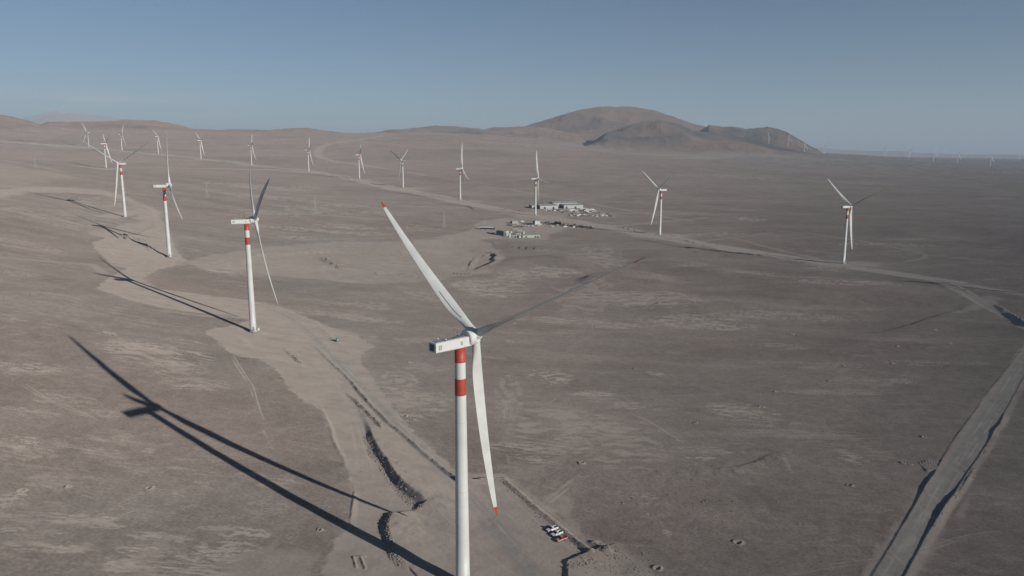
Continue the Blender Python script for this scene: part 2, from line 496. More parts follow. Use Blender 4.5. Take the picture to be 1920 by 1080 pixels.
# excavated ground in the middle
zone(PALE, [(330, 492), (420, 474), (520, 461), (620, 457), (720, 461), (800, 455), (880, 452), (925, 462), (936, 485), (928, 505), (895, 519), (850, 523), (780, 526), (740, 533),
            (690, 535), (640, 530), (570, 523), (500, 516), (430, 507), (370, 500)], 0.5, 5, 9, 30)
zone(PALE, [(820, 452), (850, 440), (880, 430), (900, 414), (960, 408), (1050, 410), (1120, 420), (1130, 430), (1060, 428), (1030, 440), (1020, 449), (950, 450), (880, 456)], 0.6, 8, 10, 60)
zone(PALE, [(990, 404), (1010, 392), (1100, 390), (1150, 402), (1140, 408), (1060, 404)], 0.4, 15, 20, 80)
# pale bands on the left
zone(PALE, [(-40, 355), (0, 356), (60, 351), (130, 353), (200, 358), (240, 367), (262, 378), (240, 378), (190, 366), (120, 361), (50, 362), (0, 370), (-40, 372)], 0.75, 8, 8, 60)
zone(PALE, [(-60, 310), (0, 305), (70, 320), (130, 340), (60, 348), (0, 350), (-60, 350)], 0.4, 30, 30, 120)
stroke(PALE, [(190, 408), (235, 402), (275, 392), (290, 402), (272, 420), (235, 432), (190, 440)], 16, 0.7, 0.5, 0.35, 40)
stroke(PALE, [(240, 375), (262, 385), (272, 398), (268, 412)], 12, 0.7, 0.5, 0.35, 40)
# main road along the far row of turbines
MAIN = [(-60, 260), (0, 265), (80, 270), (160, 276), (230, 283), (300, 290), (380, 299), (440, 305), (472, 310), (540, 317), (600, 324), (640, 331), (673, 339), (720, 349),
        (762, 357), (810, 367), (866, 379), (930, 392), (1000, 405), (1060, 413), (1130, 424), (1200, 438), (1260, 447), (1330, 460), (1420, 474), (1500, 486), (1580, 499),
        (1660, 512), (1740, 524), (1830, 538), (1920, 551), (2000, 562)]
stroke(PALE, MAIN, [30] * 12 + [34] * 6 + [26] * 6 + [20, 16, 14, 14, 13, 12, 12, 12], 1.0, 0.45, 0.3, 60, step=20)
stroke(ROAD, MAIN, [9] * 12 + [8] * 12 + [6.5] * 8, 0.5, 0.3, 0.1, 40, step=20)
for (u, v) in ((229, 283), (297, 290), (377, 300), (472, 311), (579, 322), (674, 337), (756, 353), (863, 376), (1004, 405), (1237, 441), (1581, 496), (167, 277), (199, 317)):
    d = np.hypot(*G([(u, v)])[0])
    stroke(PALE, [(u - 14000 / d * 2, v + 500 / d), (u + 14000 / d * 3.4, v + 1300 / d)], 30, 0.75, 0.6, 0.4, 45)
# other far roads
stroke(PALE, [(716, 254), (690, 260), (650, 265), (620, 269), (602, 277), (594, 287), (601, 296), (622, 302), (670, 308), (730, 317), (800, 329), (860, 337)],
       [22, 22, 22, 24, 24, 22, 20, 18, 15, 11, 8, 5], 0.75, 0.4, 0.2, 60, step=25)
stroke(PALE, [(150, 311), (185, 316), (240, 315.5), (340, 314), (440, 316.5), (500, 318), (560, 322), (600, 326)], 14, 0.8, 0.4, 0.25, 60, step=25)
for pts, w, s in (
        ([(0, 300), (60, 308), (110, 322), (160, 333), (210, 340)], 12, .45), ([(870, 342), (940, 340), (995, 335), (1060, 338)], 9, .45),
        ([(900, 350), (960, 356), (1020, 366), (1080, 376), (1140, 388), (1230, 404), (1300, 416)], 9, .5), ([(1080, 376), (1130, 370), (1170, 360)], 7, .35),
        ([(1130, 425), (1180, 421), (1250, 415), (1330, 408)], 7, .6), ([(1290, 455), (1380, 446), (1445, 437)], 5, .45),
        ([(1340, 440), (1400, 452), (1440, 464), (1500, 478), (1530, 484)], 5, .55), ([(1440, 432), (1500, 436), (1560, 444), (1640, 456), (1700, 470), (1738, 478), (1800, 484), (1860, 490)], 4, .5),
        ([(1738, 478), (1730, 485), (1695, 490)], 4, .5), ([(1500, 470), (1600, 478), (1720, 477)], 3, .35), ([(440, 392), (520, 398), (620, 404), (680, 409)], 8, .35),
        ([(460, 343), (530, 348), (600, 350)], 8, .45), ([(0, 482), (60, 488), (120, 493), (175, 497), (195, 512)], 4, .5), ([(700, 518), (760, 508), (860, 490)], 5, .4),
        ([(1300, 375), (1400, 378), (1500, 384)], 7, .3), ([(1480, 400), (1600, 404), (1740, 408)], 6, .3), ([(1340, 330), (1400, 333), (1450, 331)], 12, .5),
        ([(1375, 393), (1410, 394)], 10, .6), ([(1420, 412), (1436, 411)], 5, .9), ([(895, 261), (925, 263)], 40, .8), ([(965, 270), (985, 272)], 35, .8),
        ([(30, 242), (75, 246), (120, 251)], 25, .5), ([(62, 244), (80, 248)], 25, .6), ([(120, 241), (140, 243)], 22, .6), ([(630, 250), (648, 251)], 30, .7)):
    stroke(PALE, pts, w, s, 0.6, 0.35, 50, step=15)
# arcs of paler spoil in the excavation, and the pale foot of the mountain
for pts, w, s in (([(335, 495), (420, 478), (520, 463), (620, 458), (740, 461), (860, 455)], 6, .8), ([(400, 508), (500, 517), (600, 526), (700, 534), (760, 530), (850, 523), (905, 517), (932, 500), (934, 478)], 9, 1.0),
                  ([(640, 512), (720, 508), (800, 508), (870, 508)], 7, .8), ([(540, 515), (600, 500), (680, 492), (760, 490)], 5, .4), ([(885, 500), (900, 480), (930, 470)], 6, .8)):
    stroke(PALE, pts, w, s, 0.6, 0.5, 18, 0.3, step=8)
for pts, w, s in (([(1090, 281), (1180, 288), (1270, 292), (1340, 290), (1420, 291), (1500, 296), (1560, 300)], 170, .8), ([(1250, 297), (1310, 297), (1370, 293)], 70, .9), ([(940, 268), (1050, 274), (1120, 281)], 130, .6)):
    stroke(PALE, pts, w, s * 0.6, 1.0, 0.6, 330, 0, step=40)
# gravel roads: from the near pad back past the second turbine, and the straight one on the right
NEAR_ROAD = [(1085, 1180), (1010, 1090), (940, 1005), (870, 925), (800, 855), (735, 790), (685, 735), (640, 685), (605, 650), (575, 620), (545, 596), (505, 578), (470, 570)]
stroke(ROAD, NEAR_ROAD, [4.0, 4.0, 4.2, 4.2, 4.0, 3.7, 3.4, 3.2, 3.0, 2.8, 2.4, 2, 1.2], 0.85, 0.28, 0.12, 9)
RIGHT_ROAD = [(1560, 1250), (1667, 1080), (1712, 1010), (1745, 955), (1775, 905), (1802, 860), (1832, 815), (1862, 768), (1892, 722), (1922, 676), (1960, 630), (1990, 600), (1985, 580)]
stroke(PALE, RIGHT_ROAD, 8.5, 0.75, 0.25, 0.14, 8)
stroke(ROAD, RIGHT_ROAD, 5.0, 1.0, 0.2, 0.1, 9)
zone(CALM, None, 1.0, 2, 0, pts=np.vstack([G(RIGHT_ROAD) + [-9, 3], (G(RIGHT_ROAD) + [9, -3])[::-1]]))
stroke(PALE, [(1740, 524), (1775, 535), (1810, 552), (1850, 574), (1890, 594), (1930, 615), (1990, 640)], [8, 8, 9, 8, 8, 9, 9], 0.85, 0.3, 0.15, 14)
stroke(ROAD, [(1760, 530), (1810, 552), (1850, 574), (1890, 594), (1930, 615)], 4, 0.7, 0.3, 0.1, 14)
zone(PALE, [(1850, 553), (1882, 560), (1868, 572), (1842, 580), (1815, 586), (1790, 588), (1828, 574)], 0.55, 3, 4, 14)
zone(PALE, [(1722, 866), (1742, 860), (1764, 866), (1750, 890)], 0.5, 1.0, 1.2, 5)
zone(PALE, [(1795, 962), (1812, 935), (1822, 925), (1816, 950), (1800, 975)], 0.6, 1.0, 1.2, 5)


def smudge(u, v, du, dv, s):
    """patch of wind-laid pale dust, streaked"""
    P = G([(u, v), (u + du, v), (u, v - dv), (u, v + dv)])
    cx, cy = P[0]
    rx = np.linalg.norm(P[1] - P[0]); ry = 0.5 * np.linalg.norm(P[2] - P[3])
    R, C = window(cx - 1.6 * rx, cx + 1.6 * rx, cy - 1.6 * ry, cy + 1.6 * ry)
    X = GX[R, C] - cx; Y = GY[R, C] - cy
    if X.size == 0:
        return
    _seed[0] += 1
    q = (X / rx) ** 2 + (Y / ry) ** 2
    lx = min(max(rx * 0.3, 3.0), 22.0); ly = min(max(ry * 0.10, 0.9), 9.0)
    w = Y + 0.25 * ly * 8 * fbm(X / (lx * 2), Y / (ly * 8), _seed[0] + 7, 3)
    n = fbm(X / lx, w / ly, _seed[0], 5, 0.6)
    PALE[R, C] = np.maximum(PALE[R, C], s * smooth(0.08 + 0.5 * (1 - q) + 2.5 * n) * smooth(1.7 - q))


for _s in ((1060, 800, 110, 35, .5), (1150, 830, 90, 40, .5), (1390, 770, 60, 14, .75), (1420, 790, 80, 8, .5), (1230, 700, 15, 4, .6), (1030, 705, 38, 14, .85), (1110, 740, 40, 8, .7), (1180, 760, 34, 7, .6), (1000, 840, 80, 10, .75),
           (1000, 860, 45, 8, .7), (770, 760, 60, 30, .5), (740, 720, 45, 25, .5), (955, 745, 25, 45, .4), (1090, 560, 60, 30, .35), (1180, 570, 110, 10, .6), (1240, 580, 80, 8, .6), (1290, 605, 90, 6, .7), (1120, 480, 50, 25, .4),
           (1030, 520, 60, 8, .6), (960, 525, 30, 10, .6), (925, 545, 60, 14, .6), (880, 540, 30, 10, .6), (1050, 600, 80, 6, .6), (1150, 610, 60, 6, .6), (1330, 615, 100, 6, .75), (1480, 600, 120, 6, .5), (1560, 545, 70, 6, .65),
           (1630, 540, 60, 6, .65), (1500, 530, 60, 6, .5), (1560, 505, 50, 5, .5), (1400, 520, 60, 6, .4), (1300, 500, 40, 6, .45), (1560, 690, 60, 6, .35), (1620, 715, 50, 8, .5), (1690, 715, 25, 5, .7), (1600, 860, 25, 8, .7),
           (1610, 845, 60, 14, .4), (1500, 815, 120, 12, .4), (1450, 810, 70, 8, .4), (1460, 650, 60, 6, .4), (1750, 680, 100, 5, .4), (1560, 735, 90, 6, .5), (1600, 735, 30, 6, .5), (1248, 998, 10, 5, .9), (1340, 845, 60, 6, .55),
           (1320, 860, 30, 4, .7), (1210, 930, 25, 6, .6), (1222, 945, 20, 4, .7), (1410, 412, 22, 3, .9), (1620, 457, 60, 3, .6), (1390, 332, 80, 4, .5), (1600, 342, 60, 3, .5), (1250, 400, 80, 5, .3), (1350, 440, 60, 4, .4), (1690, 460, 60, 4, .4),
           (60, 690, 70, 12, .6), (250, 650, 60, 14, .7), (300, 665, 90, 20, .65), (330, 690, 60, 14, .5), (240, 643, 35, 7, .9), (370, 720, 60, 12, .6), (120, 750, 70, 10, .5), (60, 770, 60, 10, .5), (180, 775, 50, 8, .5), (30, 830, 45, 14, .65),
           (60, 850, 50, 12, .5), (100, 900, 50, 12, .45), (20, 935, 25, 16, .65), (200, 850, 50, 10, .4), (230, 820, 20, 7, .8), (280, 845, 14, 5, .8), (110, 975, 110, 10, .65), (180, 985, 60, 8, .6), (60, 1000, 80, 6, .65), (90, 1030, 80, 8, .65),
           (130, 1035, 40, 6, .75), (200, 975, 22, 5, .9), (150, 970, 22, 5, .9), (300, 1010, 60, 10, .65), (270, 1035, 50, 10, .75), (240, 1060, 60, 14, .7), (330, 1068, 120, 14, .75), (430, 1030, 60, 18, .8), (460, 1000, 50, 10, .75),
           (390, 1045, 60, 12, .75), (410, 990, 40, 6, .5), (500, 950, 40, 14, .4), (520, 905, 34, 12, .6), (470, 890, 30, 6, .4), (350, 640, 40, 5, .5), (100, 560, 60, 5, .35), (40, 515, 40, 5, .4), (28, 600, 25, 4, .8), (200, 625, 22, 4, .6),
           (600, 395, 80, 6, .5), (500, 400, 60, 5, .45), (560, 430, 80, 4, .6), (650, 425, 60, 5, .5), (560, 447, 40, 4, .5), (640, 385, 60, 4, .45), (500, 370, 70, 4, .5), (720, 400, 50, 4, .45), (680, 440, 60, 5, .5), (780, 430, 60, 4, .45),
           (480, 350, 80, 4, .6), (580, 352, 40, 3, .5), (420, 500, 50, 10, .65), (440, 515, 40, 6, .5), (620, 590, 80, 6, .45), (700, 600, 60, 6, .5), (680, 575, 50, 5, .4), (800, 560, 40, 8, .4), (720, 490, 90, 8, .5), (90, 400, 90, 10, .35), (150, 425, 60, 8, .4),
           (60, 460, 60, 8, .3), (200, 380, 80, 8, .4), (800, 470, 60, 8, .5), (620, 500, 60, 10, .5), (540, 490, 60, 8, .5), (860, 500, 40, 8, .6), (690, 640, 20, 12, .5), (800, 690, 40, 10, .4), (830, 640, 40, 6, .3), (780, 640, 40, 8, .35), (970, 640, 30, 4, .4)):
    smudge(*_s[:4], min(1.0, _s[4] * 1.35))
# scraper and wheel marks on the graded earth
for pts, w, s in (([(560, 612), (600, 640), (650, 690), (700, 745), (770, 815), (850, 895), (930, 980), (1010, 1070)], .45, .7), ([(556, 616), (596, 645), (645, 695), (695, 750), (764, 820), (842, 900), (920, 985)], .45, .6),
                  ([(620, 700), (660, 770), (690, 860), (720, 930)], .5, .5), ([(640, 700), (650, 760), (670, 850), (676, 930), (665, 1000)], .6, .45), ([(500, 640), (540, 650), (580, 680), (610, 720)], .5, .6), ([(430, 615), (470, 628), (520, 632), (560, 640)], .5, .6),
                  ([(450, 640), (500, 648), (540, 668), (560, 700)], .5, .5), ([(505, 612), (540, 620), (590, 660), (640, 720)], .5, .6), ([(820, 960), (880, 1010), (960, 1075)], .5, .6), ([(900, 915), (960, 970), (1040, 1045)], .5, .6), ([(930, 910), (985, 958), (1070, 1030)], .5, .5),
                  ([(780, 990), (850, 1040), (900, 1080)], .6, .5), ([(1035, 985), (1010, 1010), (1000, 1040), (1030, 1080)], .4, .6), ([(1048, 1003), (1022, 1020), (1012, 1050)], .4, .5), ([(205, 470), (230, 490), (290, 500), (340, 490)], 1.0, .7), ([(240, 520), (300, 548), (380, 566), (470, 578)], .9, .6),
                  ([(230, 455), (260, 475), (300, 484), (330, 478)], 1.0, .5), ([(350, 500), (430, 490), (520, 472), (620, 470)], 1.2, .5), ([(450, 512), (560, 508), (680, 518), (780, 518)], 1.2, .6), ([(1690, 1080), (1740, 985), (1790, 900), (1850, 805), (1920, 692)], .5, .8), ([(1655, 1080), (1705, 1005), (1765, 905), (1830, 808), (1905, 690)], .5, .8)):
    stroke(TRACK, pts, w, s, 0.8, 0.6, 6, 0.6, step=4, wob=0.25)
    stroke(ROAD, [(u + 3, v + 1) for u, v in pts], w * 0.9, s * 0.7, 0.8, 0.6, 6, 0.6, step=4, wob=0.25)
# wheel tracks: pairs of thin lines
for pts, g, s in (
        ([(436, 668), (455, 700), (472, 725), (480, 755), (492, 790), (505, 825), (525, 862), (545, 905)], 2.0, .8), ([(45, 722), (85, 748), (108, 757), (160, 778), (215, 808), (260, 832)], 1.9, .45),
        ([(945, 745), (950, 790), (952, 830), (958, 872)], 2.0, .55), ([(1000, 695), (1040, 715), (1090, 740), (1150, 752)], 3.0, .5), ([(925, 815), (990, 822), (1040, 830), (1090, 842)], 2.0, .5),
        ([(1190, 775), (1230, 795), (1285, 830)], 3.0, .5), ([(1540, 655), (1600, 664), (1680, 676), (1780, 682)], 1.5, .5), ([(1290, 678), (1400, 680), (1500, 680), (1640, 686)], 0.6, .6),
        ([(1720, 1036), (1790, 1012), (1850, 1000), (1960, 994)], 2.0, .5), ([(1028, 940), (1060, 915), (1090, 890)], 2.6, .7), ([(1460, 628), (1520, 642), (1570, 656)], 3.0, .35),
        ([(600, 760), (622, 800), (630, 830)], 1.2, .7), ([(612, 770), (632, 812), (640, 850), (656, 880), (662, 905)], 1.2, .45), ([(656, 975), (664, 930), (660, 905)], 1.4, .4),
        ([(490, 812), (560, 800), (620, 792)], 0.8, .3), ([(1475, 1075), (1560, 1060), (1640, 1050)], 2.2, .35), ([(210, 860), (250, 845), (290, 826)], 2.0, .35),
        ([(1005, 780), (1020, 762), (1045, 748)], 1.6, .5), ([(770, 770), (800, 800), (830, 835)], 2.0, .3), ([(1340, 990), (1420, 1040), (1500, 1090)], 2.0, .3),
        ([(1280, 1005), (1340, 1030)], 2.2, .25), ([(1190, 935), (1240, 985), (1262, 1040)], 2.0, .2), ([(1500, 800), (1580, 800), (1660, 830)], 2.4, .2)):
    P = G(pts)
    n = np.gradient(P, axis=0); n /= np.linalg.norm(n, axis=1)[:, None]
    nn = np.column_stack([-n[:, 1], n[:, 0]])
    for sd in (-0.5, 0.5):
        stroke(TRACK, None, 0.42 if g < 2.5 else 0.8, s, 0.5, 0.4, 5, 0.7, 5.0, P + nn * g * sd, 0.15)
    stroke(TRACK, None, g, s * 0.15, 0.6, 0.5, 9, 0.8, 5.0, P, 0.2)
stroke(ROAD, [(330, 493), (400, 481), (480, 469), (560, 464), (640, 463), (720, 468)], 2.2, 0.7, 0.4, 0.2, 20)
zone(PALE, [(1018, 938), (1040, 925), (1062, 930), (1075, 975), (1085, 1000), (1062, 985), (1040, 955)], 0.6, 1.5, 2.5, 9)
zone(PALE, [(1130, 1020), (1165, 1030), (1240, 1070), (1290, 1120), (1130, 1120)], 0.55, 2.5, 4, 9)
zone(PALE, [(360, 1080), (400, 1055), (450, 1040), (480, 1020), (520, 1005), (560, 1030), (600, 1050), (600, 1120), (340, 1120)], 0.45, 3, 7, 12)
zone(PALE, [(150, 1056), (230, 1050), (290, 1030), (330, 1005), (300, 1040), (260, 1065), (400, 1068), (300, 1078), (180, 1072)], 0.4, 1.5, 3.5, 8)
zone(PALE, [(925, 905), (1000, 905), (1050, 860), (1060, 855), (1010, 870), (960, 870)], 0.3, 2, 5, 10)
PALE[(HILL > 0.3) & (_DD > 20000)] = 0.9  # far ranges lightened towards the sky: distance haze painted into their colour
_pit = np.zeros((NR, NC), np.float32)
zone(_pit, [(440, 497), (500, 478), (600, 470), (700, 472), (800, 472), (880, 468), (922, 474), (926, 492), (895, 508), (850, 513), (780, 515), (740, 521), (690, 523), (640, 519), (570, 512), (500, 505)], 1.0, 5, 4, 30)
GZ -= 3.2 * _pit
GZ += _hum * (1 - 0.85 * CALM) * (1 - 0.6 * np.maximum(PALE, ROAD))

# banks: the near pad falls away to the left
ridge([(646, 728), (668, 752), (690, 790), (700, 825), (722, 862), (745, 900), (772, 928), (801, 944), (797, 957), (770, 963), (738, 966), (728, 985), (731, 1010), (745, 1045), (765, 1062)],
      [0.1, 0.3, 0.6, 2.2, 2.5, 2.7, 3.0, 2.8, 1.6, 0.3, 1.9, 2.3, 1.9, 1.2, 0.5], 28, 3.4, 0.5, 0.0, 0.10)
ridge([(652, 738), (668, 752), (690, 778), (716, 803)], [0.3, 0.7, 0.9, 0.8], 2.2, 2.2, 1.0)
ridge([(594, 652), (622, 680), (650, 706), (672, 732), (700, 765), (722, 787), (746, 809), (772, 831), (802, 857), (832, 882), (862, 902)],
      [0.5, 0.8, 1.0, 1.1, 1.0, 1.0, 1.0, 1.0, 1.1, 1.2, 1.3], 2.0, 2.4, 0.25, 0.75, 0.3)
ridge([(862, 902), (885, 905), (905, 902), (925, 898), (945, 899)], [1.6, 1.7, 1.8, 1.5, 0.9], 2.4, 3.0, 0.3, 0.7)
ridge([(945, 899), (975, 925), (1003, 950), (1032, 973), (1062, 999), (1090, 1022), (1108, 1036)], [0.6, 0.7, 0.7, 0.8, 0.85, 1.0, 1.3], 1.8, 2.6, 0.25, 0.8, 0.3)
ridge([(1108, 1037), (1090, 1046), (1068, 1052), (1055, 1062), (1062, 1080), (1090, 1120)], [1.2, 0.95, 0.95, 1.0, 1.0, 1.0], 16, 1.5, 0.3, 0.5, 0.15)
ridge([(1118, 1018), (1130, 1024), (1140, 1034)], [1.2, 1.7, 1.0], 2.6, 4, 0.4, 0.8, 0.5)
ridge([(594, 606), (612, 622), (630, 640), (642, 648)], [0.2, 0.8, 1.1, 0.3], 2.2, 5, 0.2, 0.3)
ridge([(532, 655), (546, 665), (560, 678), (568, 684)], [0.3, 1.0, 1.0, 0.3], 2.5, 3, 0.8, 0.3)
ridge([(530, 590), (548, 600), (560, 612)], [0.3, 0.7, 0.2], 2.5, 4, 0.2)
ridge([(658, 985), (662, 950), (664, 925)], [0.2, 0.5, 0.2], 1.2, 2.5, 0.3); ridge([(605, 770), (622, 805), (632, 838), (650, 870)], [0.2, 0.45, 0.45, 0.2], 1.2, 2.2, 0.4)
ridge([(440, 628), (458, 640), (470, 655)], [0.2, 1.0, 0.2], 4, 6, 0.4)
# right road: raised bed, a bank along its right edge
_rl = [(1570, 1210), (1638, 1080), (1656, 1050), (1691, 990), (1721, 940), (1734, 914), (1750, 893), (1770, 858), (1776, 848), (1800, 810), (1806, 803), (1830, 770), (1843, 750), (1860, 728), (1890, 690), (1922, 648)]
ridge(_rl, [0.35, 0.35, 0.35, 0.4, 0.55, 1.0, 0.9, 0.35, 0.25, 0.45, 0.3, 0.45, 0.25, 0.4, 0.25, 0.25], 1.4, 8, 0.22, 0, 0.05)
stroke(PALE, [(u + 5, v) for u, v in _rl], 0.9, 0.9, 0.7, 0.4, 5, 0.2, step=3)
_rr = [(1640, 1170), (1698, 1080), (1722, 1036), (1738, 1006), (1752, 982), (1768, 958), (1785, 934), (1797, 916), (1812, 890), (1835, 858), (1852, 832), (1866, 806), (1875, 796), (1884, 775), (1902, 742), (1925, 700)]
ridge(_rr, [0.5, 0.45, 0.45, 0.55, 0.9, 1.25, 1.1, 0.5, 0.4, 0.35, 0.4, 0.95, 0.8, 0.35, 0.3, 0.3], 1.1, 3.6, 0.18, 0.5, 0.06)
stroke(PALE, [(u + 9, v) for u, v in _rr], 1.3, 0.9, 0.7, 0.4, 5, 0.2, step=3)
stroke(TRACK, [(1640, 1120), (1690, 1040), (1735, 968), (1780, 898), (1830, 820), (1880, 744), (1925, 672)], 0.9, 0.5, 0.9, 0.7, 7, 0.9, step=4)
ridge([(1800, 925), (1815, 900), (1826, 880)], [0.3, 0.6, 0.2], 1.2, 2.2, 0.2, 0.4, 0.1)
for k in range(7):
    ridge([(1724 + k * 5.5, 866 - 1.6 * k + 0.25 * k * k), (1738 + k * 2.4, 884 - k * 0.4)], 0.35, 0.8, 1.0, 0.0, 0.2)
# banks of the main road
for pts, h, wl, wr in (
        ([(1640, 507), (1690, 513), (1752, 522), (1830, 534), (1925, 549)], [0.3, 0.9, 1.0, 1.0, 1.1], 3, 5), ([(1740, 525), (1768, 530), (1790, 537), (1815, 548), (1842, 561)], [0.7, 1.0, 1.3, 1.4, 0.3], 2.5, 6),
        ([(1864, 571), (1885, 583), (1905, 596), (1930, 612)], [0.3, 2.2, 3.2, 3.6], 2.5, 9), ([(1255, 446), (1280, 450), (1305, 456), (1330, 463), (1352, 469)], [1.2, 2.4, 2.8, 2.6, 1.2], 4, 14),  # first bank added as stand-in for a blade's shadow from outside the frame
        ([(1247, 440), (1260, 441), (1272, 443)], [1.5, 3, 1], 6, 10), ([(1352, 470), (1400, 476), (1445, 482), (1490, 489), (1535, 496)], [1.2, 1.9, 1.8, 1.5, 0.8], 4, 9),
        ([(1480, 483), (1520, 488), (1550, 491)], [0.8, 2.2, 0.8], 5, 7), ([(1595, 496), (1620, 500), (1648, 504)], [0.6, 1.6, 0.6], 5, 7),
        ([(1142, 422), (1170, 428), (1195, 434), (1222, 440)], [1.2, 3.2, 3.2, 1.5], 8, 14), ([(935, 392), (952, 395), (972, 399)], [1.5, 4.5, 2], 10, 16),
        ([(982, 399), (998, 401)], [2, 3], 10, 12), ([(860, 387), (878, 389), (892, 392)], [1.5, 4, 2], 10, 16), ([(775, 361), (800, 365), (830, 368), (866, 372)], [2, 5, 4, 3], 12, 20),
        ([(695, 342), (715, 346), (736, 350)], [2, 5, 3], 14, 22), ([(660, 341), (675, 343), (692, 345)], [2, 4, 2], 14, 20), ([(640, 330), (650, 332), (658, 334)], [2, 5, 2], 14, 22),
        ([(595, 325), (625, 330), (655, 337)], [1, 3, 2], 14, 20), ([(870, 443), (890, 448), (912, 453)], [1, 2.4, 1], 6, 10), ([(918, 455), (930, 462), (945, 466)], [1, 2, .5], 6, 8),
        ([(880, 504), (882, 492), (892, 480)], [0.6, 1.6, 0.8], 4, 9), ([(926, 480), (932, 474)], [0.8, 0.8], 5, 9), ([(262, 385), (275, 392), (288, 398)], [1, 3, 1], 6, 9),
        ([(908, 478), (918, 474)], [1.5, 1.5], 5, 9), ([(600, 481), (608, 482), (625, 494), (641, 502)], [3.5, 4.0, 3.4, 1.0], 6, 12), ([(624, 508), (645, 514), (665, 516)], [1, 1.6, .6], 6, 12),
        ([(660, 525), (690, 522), (716, 520)], [.6, 1.2, .6], 5, 12), ([(261, 449), (268, 455), (278, 463), (286, 471)], [2.2, 3.0, 2.6, 0.8], 6, 8), ([(234, 443), (242, 452)], [3.5, 2.5], 5, 5),
        ([(205, 452), (215, 462), (228, 471)], [.8, 1.2, .5], 5, 5), ([(333, 505), (360, 498), (400, 490), (440, 482)], [.3, .8, .8, .3], 5, 9), ([(0, 372), (40, 368)], [.6, .6], 10, 20),
        ([(1675, 565), (1730, 572), (1770, 578)], [.3, 1.0, .3], 8, 20), ([(1370, 408), (1400, 409)], [2, 2], 12, 14), ([(1412, 432), (1440, 434)], [2.2, 2.2], 8, 10)):
    ridge(pts, h, wl, wr, 1.0, 0, 0.3)
# trial pits: a ring of pale spoil round a small hole
_pits = [(278, 916, 1.4), (40, 919, 1.5), (1090, 868, 1.4), (1383, 1018, 1.6), (1232, 1067, 1.4), (1592, 910, 1.3), (1303, 793, 1.0), (1192, 692, 1.2), (1427, 763, 1.3), (1457, 735, 1.2),
         (1694, 868, 1.2), (1706, 870, 1.0), (1556, 715, 1.2), (1579, 686, 1.3), (1733, 820, 1.1), (1684, 650, 1.2), (1113, 611, 1.4), (962, 642, 1.4), (1488, 628, 1.6), (770, 680, 1.5), (1754, 620, 1.4),
         (1492, 629, 1.4), (1780, 645, 1.5), (130, 913, 1.0), (964, 606, 1.4), (1236, 582, 1.6), (598, 995, 0.9), (766, 782, 1.2), (1676, 682, 1.3)]
for (u, v, r) in _pits:
    (cx, cy), = G([(u, v)])
    R, C = window(cx - 4, cx + 4, cy - 4, cy + 4)
    ex = GX[R, C] - cx; ey = GY[R, C] - cy
    an = np.arctan2(ey, ex)
    q = np.hypot(ex, ey) / (r * (1 + 0.25 * np.sin(an + u) + 0.12 * np.sin(3 * an + v)))
    GZ[R, C] += 0.55 * np.exp(-((q - 1) / 0.45) ** 2) * (1 + 0.4 * np.sin(an * 1 + u)) - 0.5 * np.exp(-(q / 0.6) ** 2)
    PALE[R, C] = np.maximum(PALE[R, C], 1.15 * smooth((1.75 - q) * 1.6))
# shallow rectangular trench lower left
ridge([(664, 1044), (684, 1043)], 0.35, 0.6, 1.0, 0.1); ridge([(677, 1046), (685, 1066)], 0.45, 0.7, 1.0, 0.1); ridge([(663, 1046), (668, 1064)], 0.4, 0.6, 0.9, 0.1)


def HZ(x, y):
    """height of the finished ground"""
    a = math.atan2(x, y); d = math.hypot(x, y)
    i = int(np.clip(np.searchsorted(DR, d) - 1, 0, NR - 2)); j = int(np.clip(np.searchsorted(AZ, a) - 1, 0, NC - 2))
    s = (d - DR[i]) / (DR[i + 1] - DR[i]); t = (a - AZ[j]) / (AZ[j + 1] - AZ[j])
    return float((GZ[i, j] * (1 - t) + GZ[i, j + 1] * t) * (1 - s) + (GZ[i + 1, j] * (1 - t) + GZ[i + 1, j + 1] * t) * s)


def at(u, v):
    x, y = G([(u, v)])[0]
    return (float(x), float(y), HZ(x, y))


# level the ground under each turbine's foot
_feet = []
for (u, v, d, yaw, th) in TURB:
    x, y = G([(u, v)])[0]
    z = HZ(x, y)
    R, C = window(x - 14, x + 14, y - 14, y + 14)
    m = 1 - smooth((np.hypot(GX[R, C] - x, GY[R, C] - y) - 4) / 9)
    GZ[R, C] = GZ[R, C] * (1 - m) + z * m
    _feet.append((x, y, z))


# ---------------------------------------------------------------- materials
def mat(name, color, rough=0.6, metal=0.0, spec=0.5, noise=0.0, scale=3.0, diff=0.0):
    m = bpy.data.materials.new(name)
    m.use_nodes = True
    nt = m.node_tree
    p = nt.nodes['Principled BSDF']
    p.inputs['Roughness'].default_value = rough
    p.inputs['Metallic'].default_value = metal
    p.inputs['Specular IOR Level'].default_value = spec
    p.inputs['Diffuse Roughness'].default_value = diff
    c = tuple(color) + (1,)
    p.inputs['Base Color'].default_value = c
    if noise:
        tc = nt.nodes.new('ShaderNodeTexCoord'); n = nt.nodes.new('ShaderNodeTexNoise'); r = nt.nodes.new('ShaderNodeValToRGB')
        n.inputs['Scale'].default_value = scale; n.inputs['Detail'].default_value = 6
        r.color_ramp.elements[0].position = 0.3; r.color_ramp.elements[1].position = 0.7
        r.color_ramp.elements[0].color = tuple(x * (1 - noise) for x in color) + (1,)
        r.color_ramp.elements[1].color = tuple(min(1, x * (1 + noise)) for x in color) + (1,)
        nt.links.new(tc.outputs['Object'], n.inputs['Vector']); nt.links.new(n.outputs['Fac'], r.inputs[0]); nt.links.new(r.outputs[0], p.inputs['Base Color'])
    return m


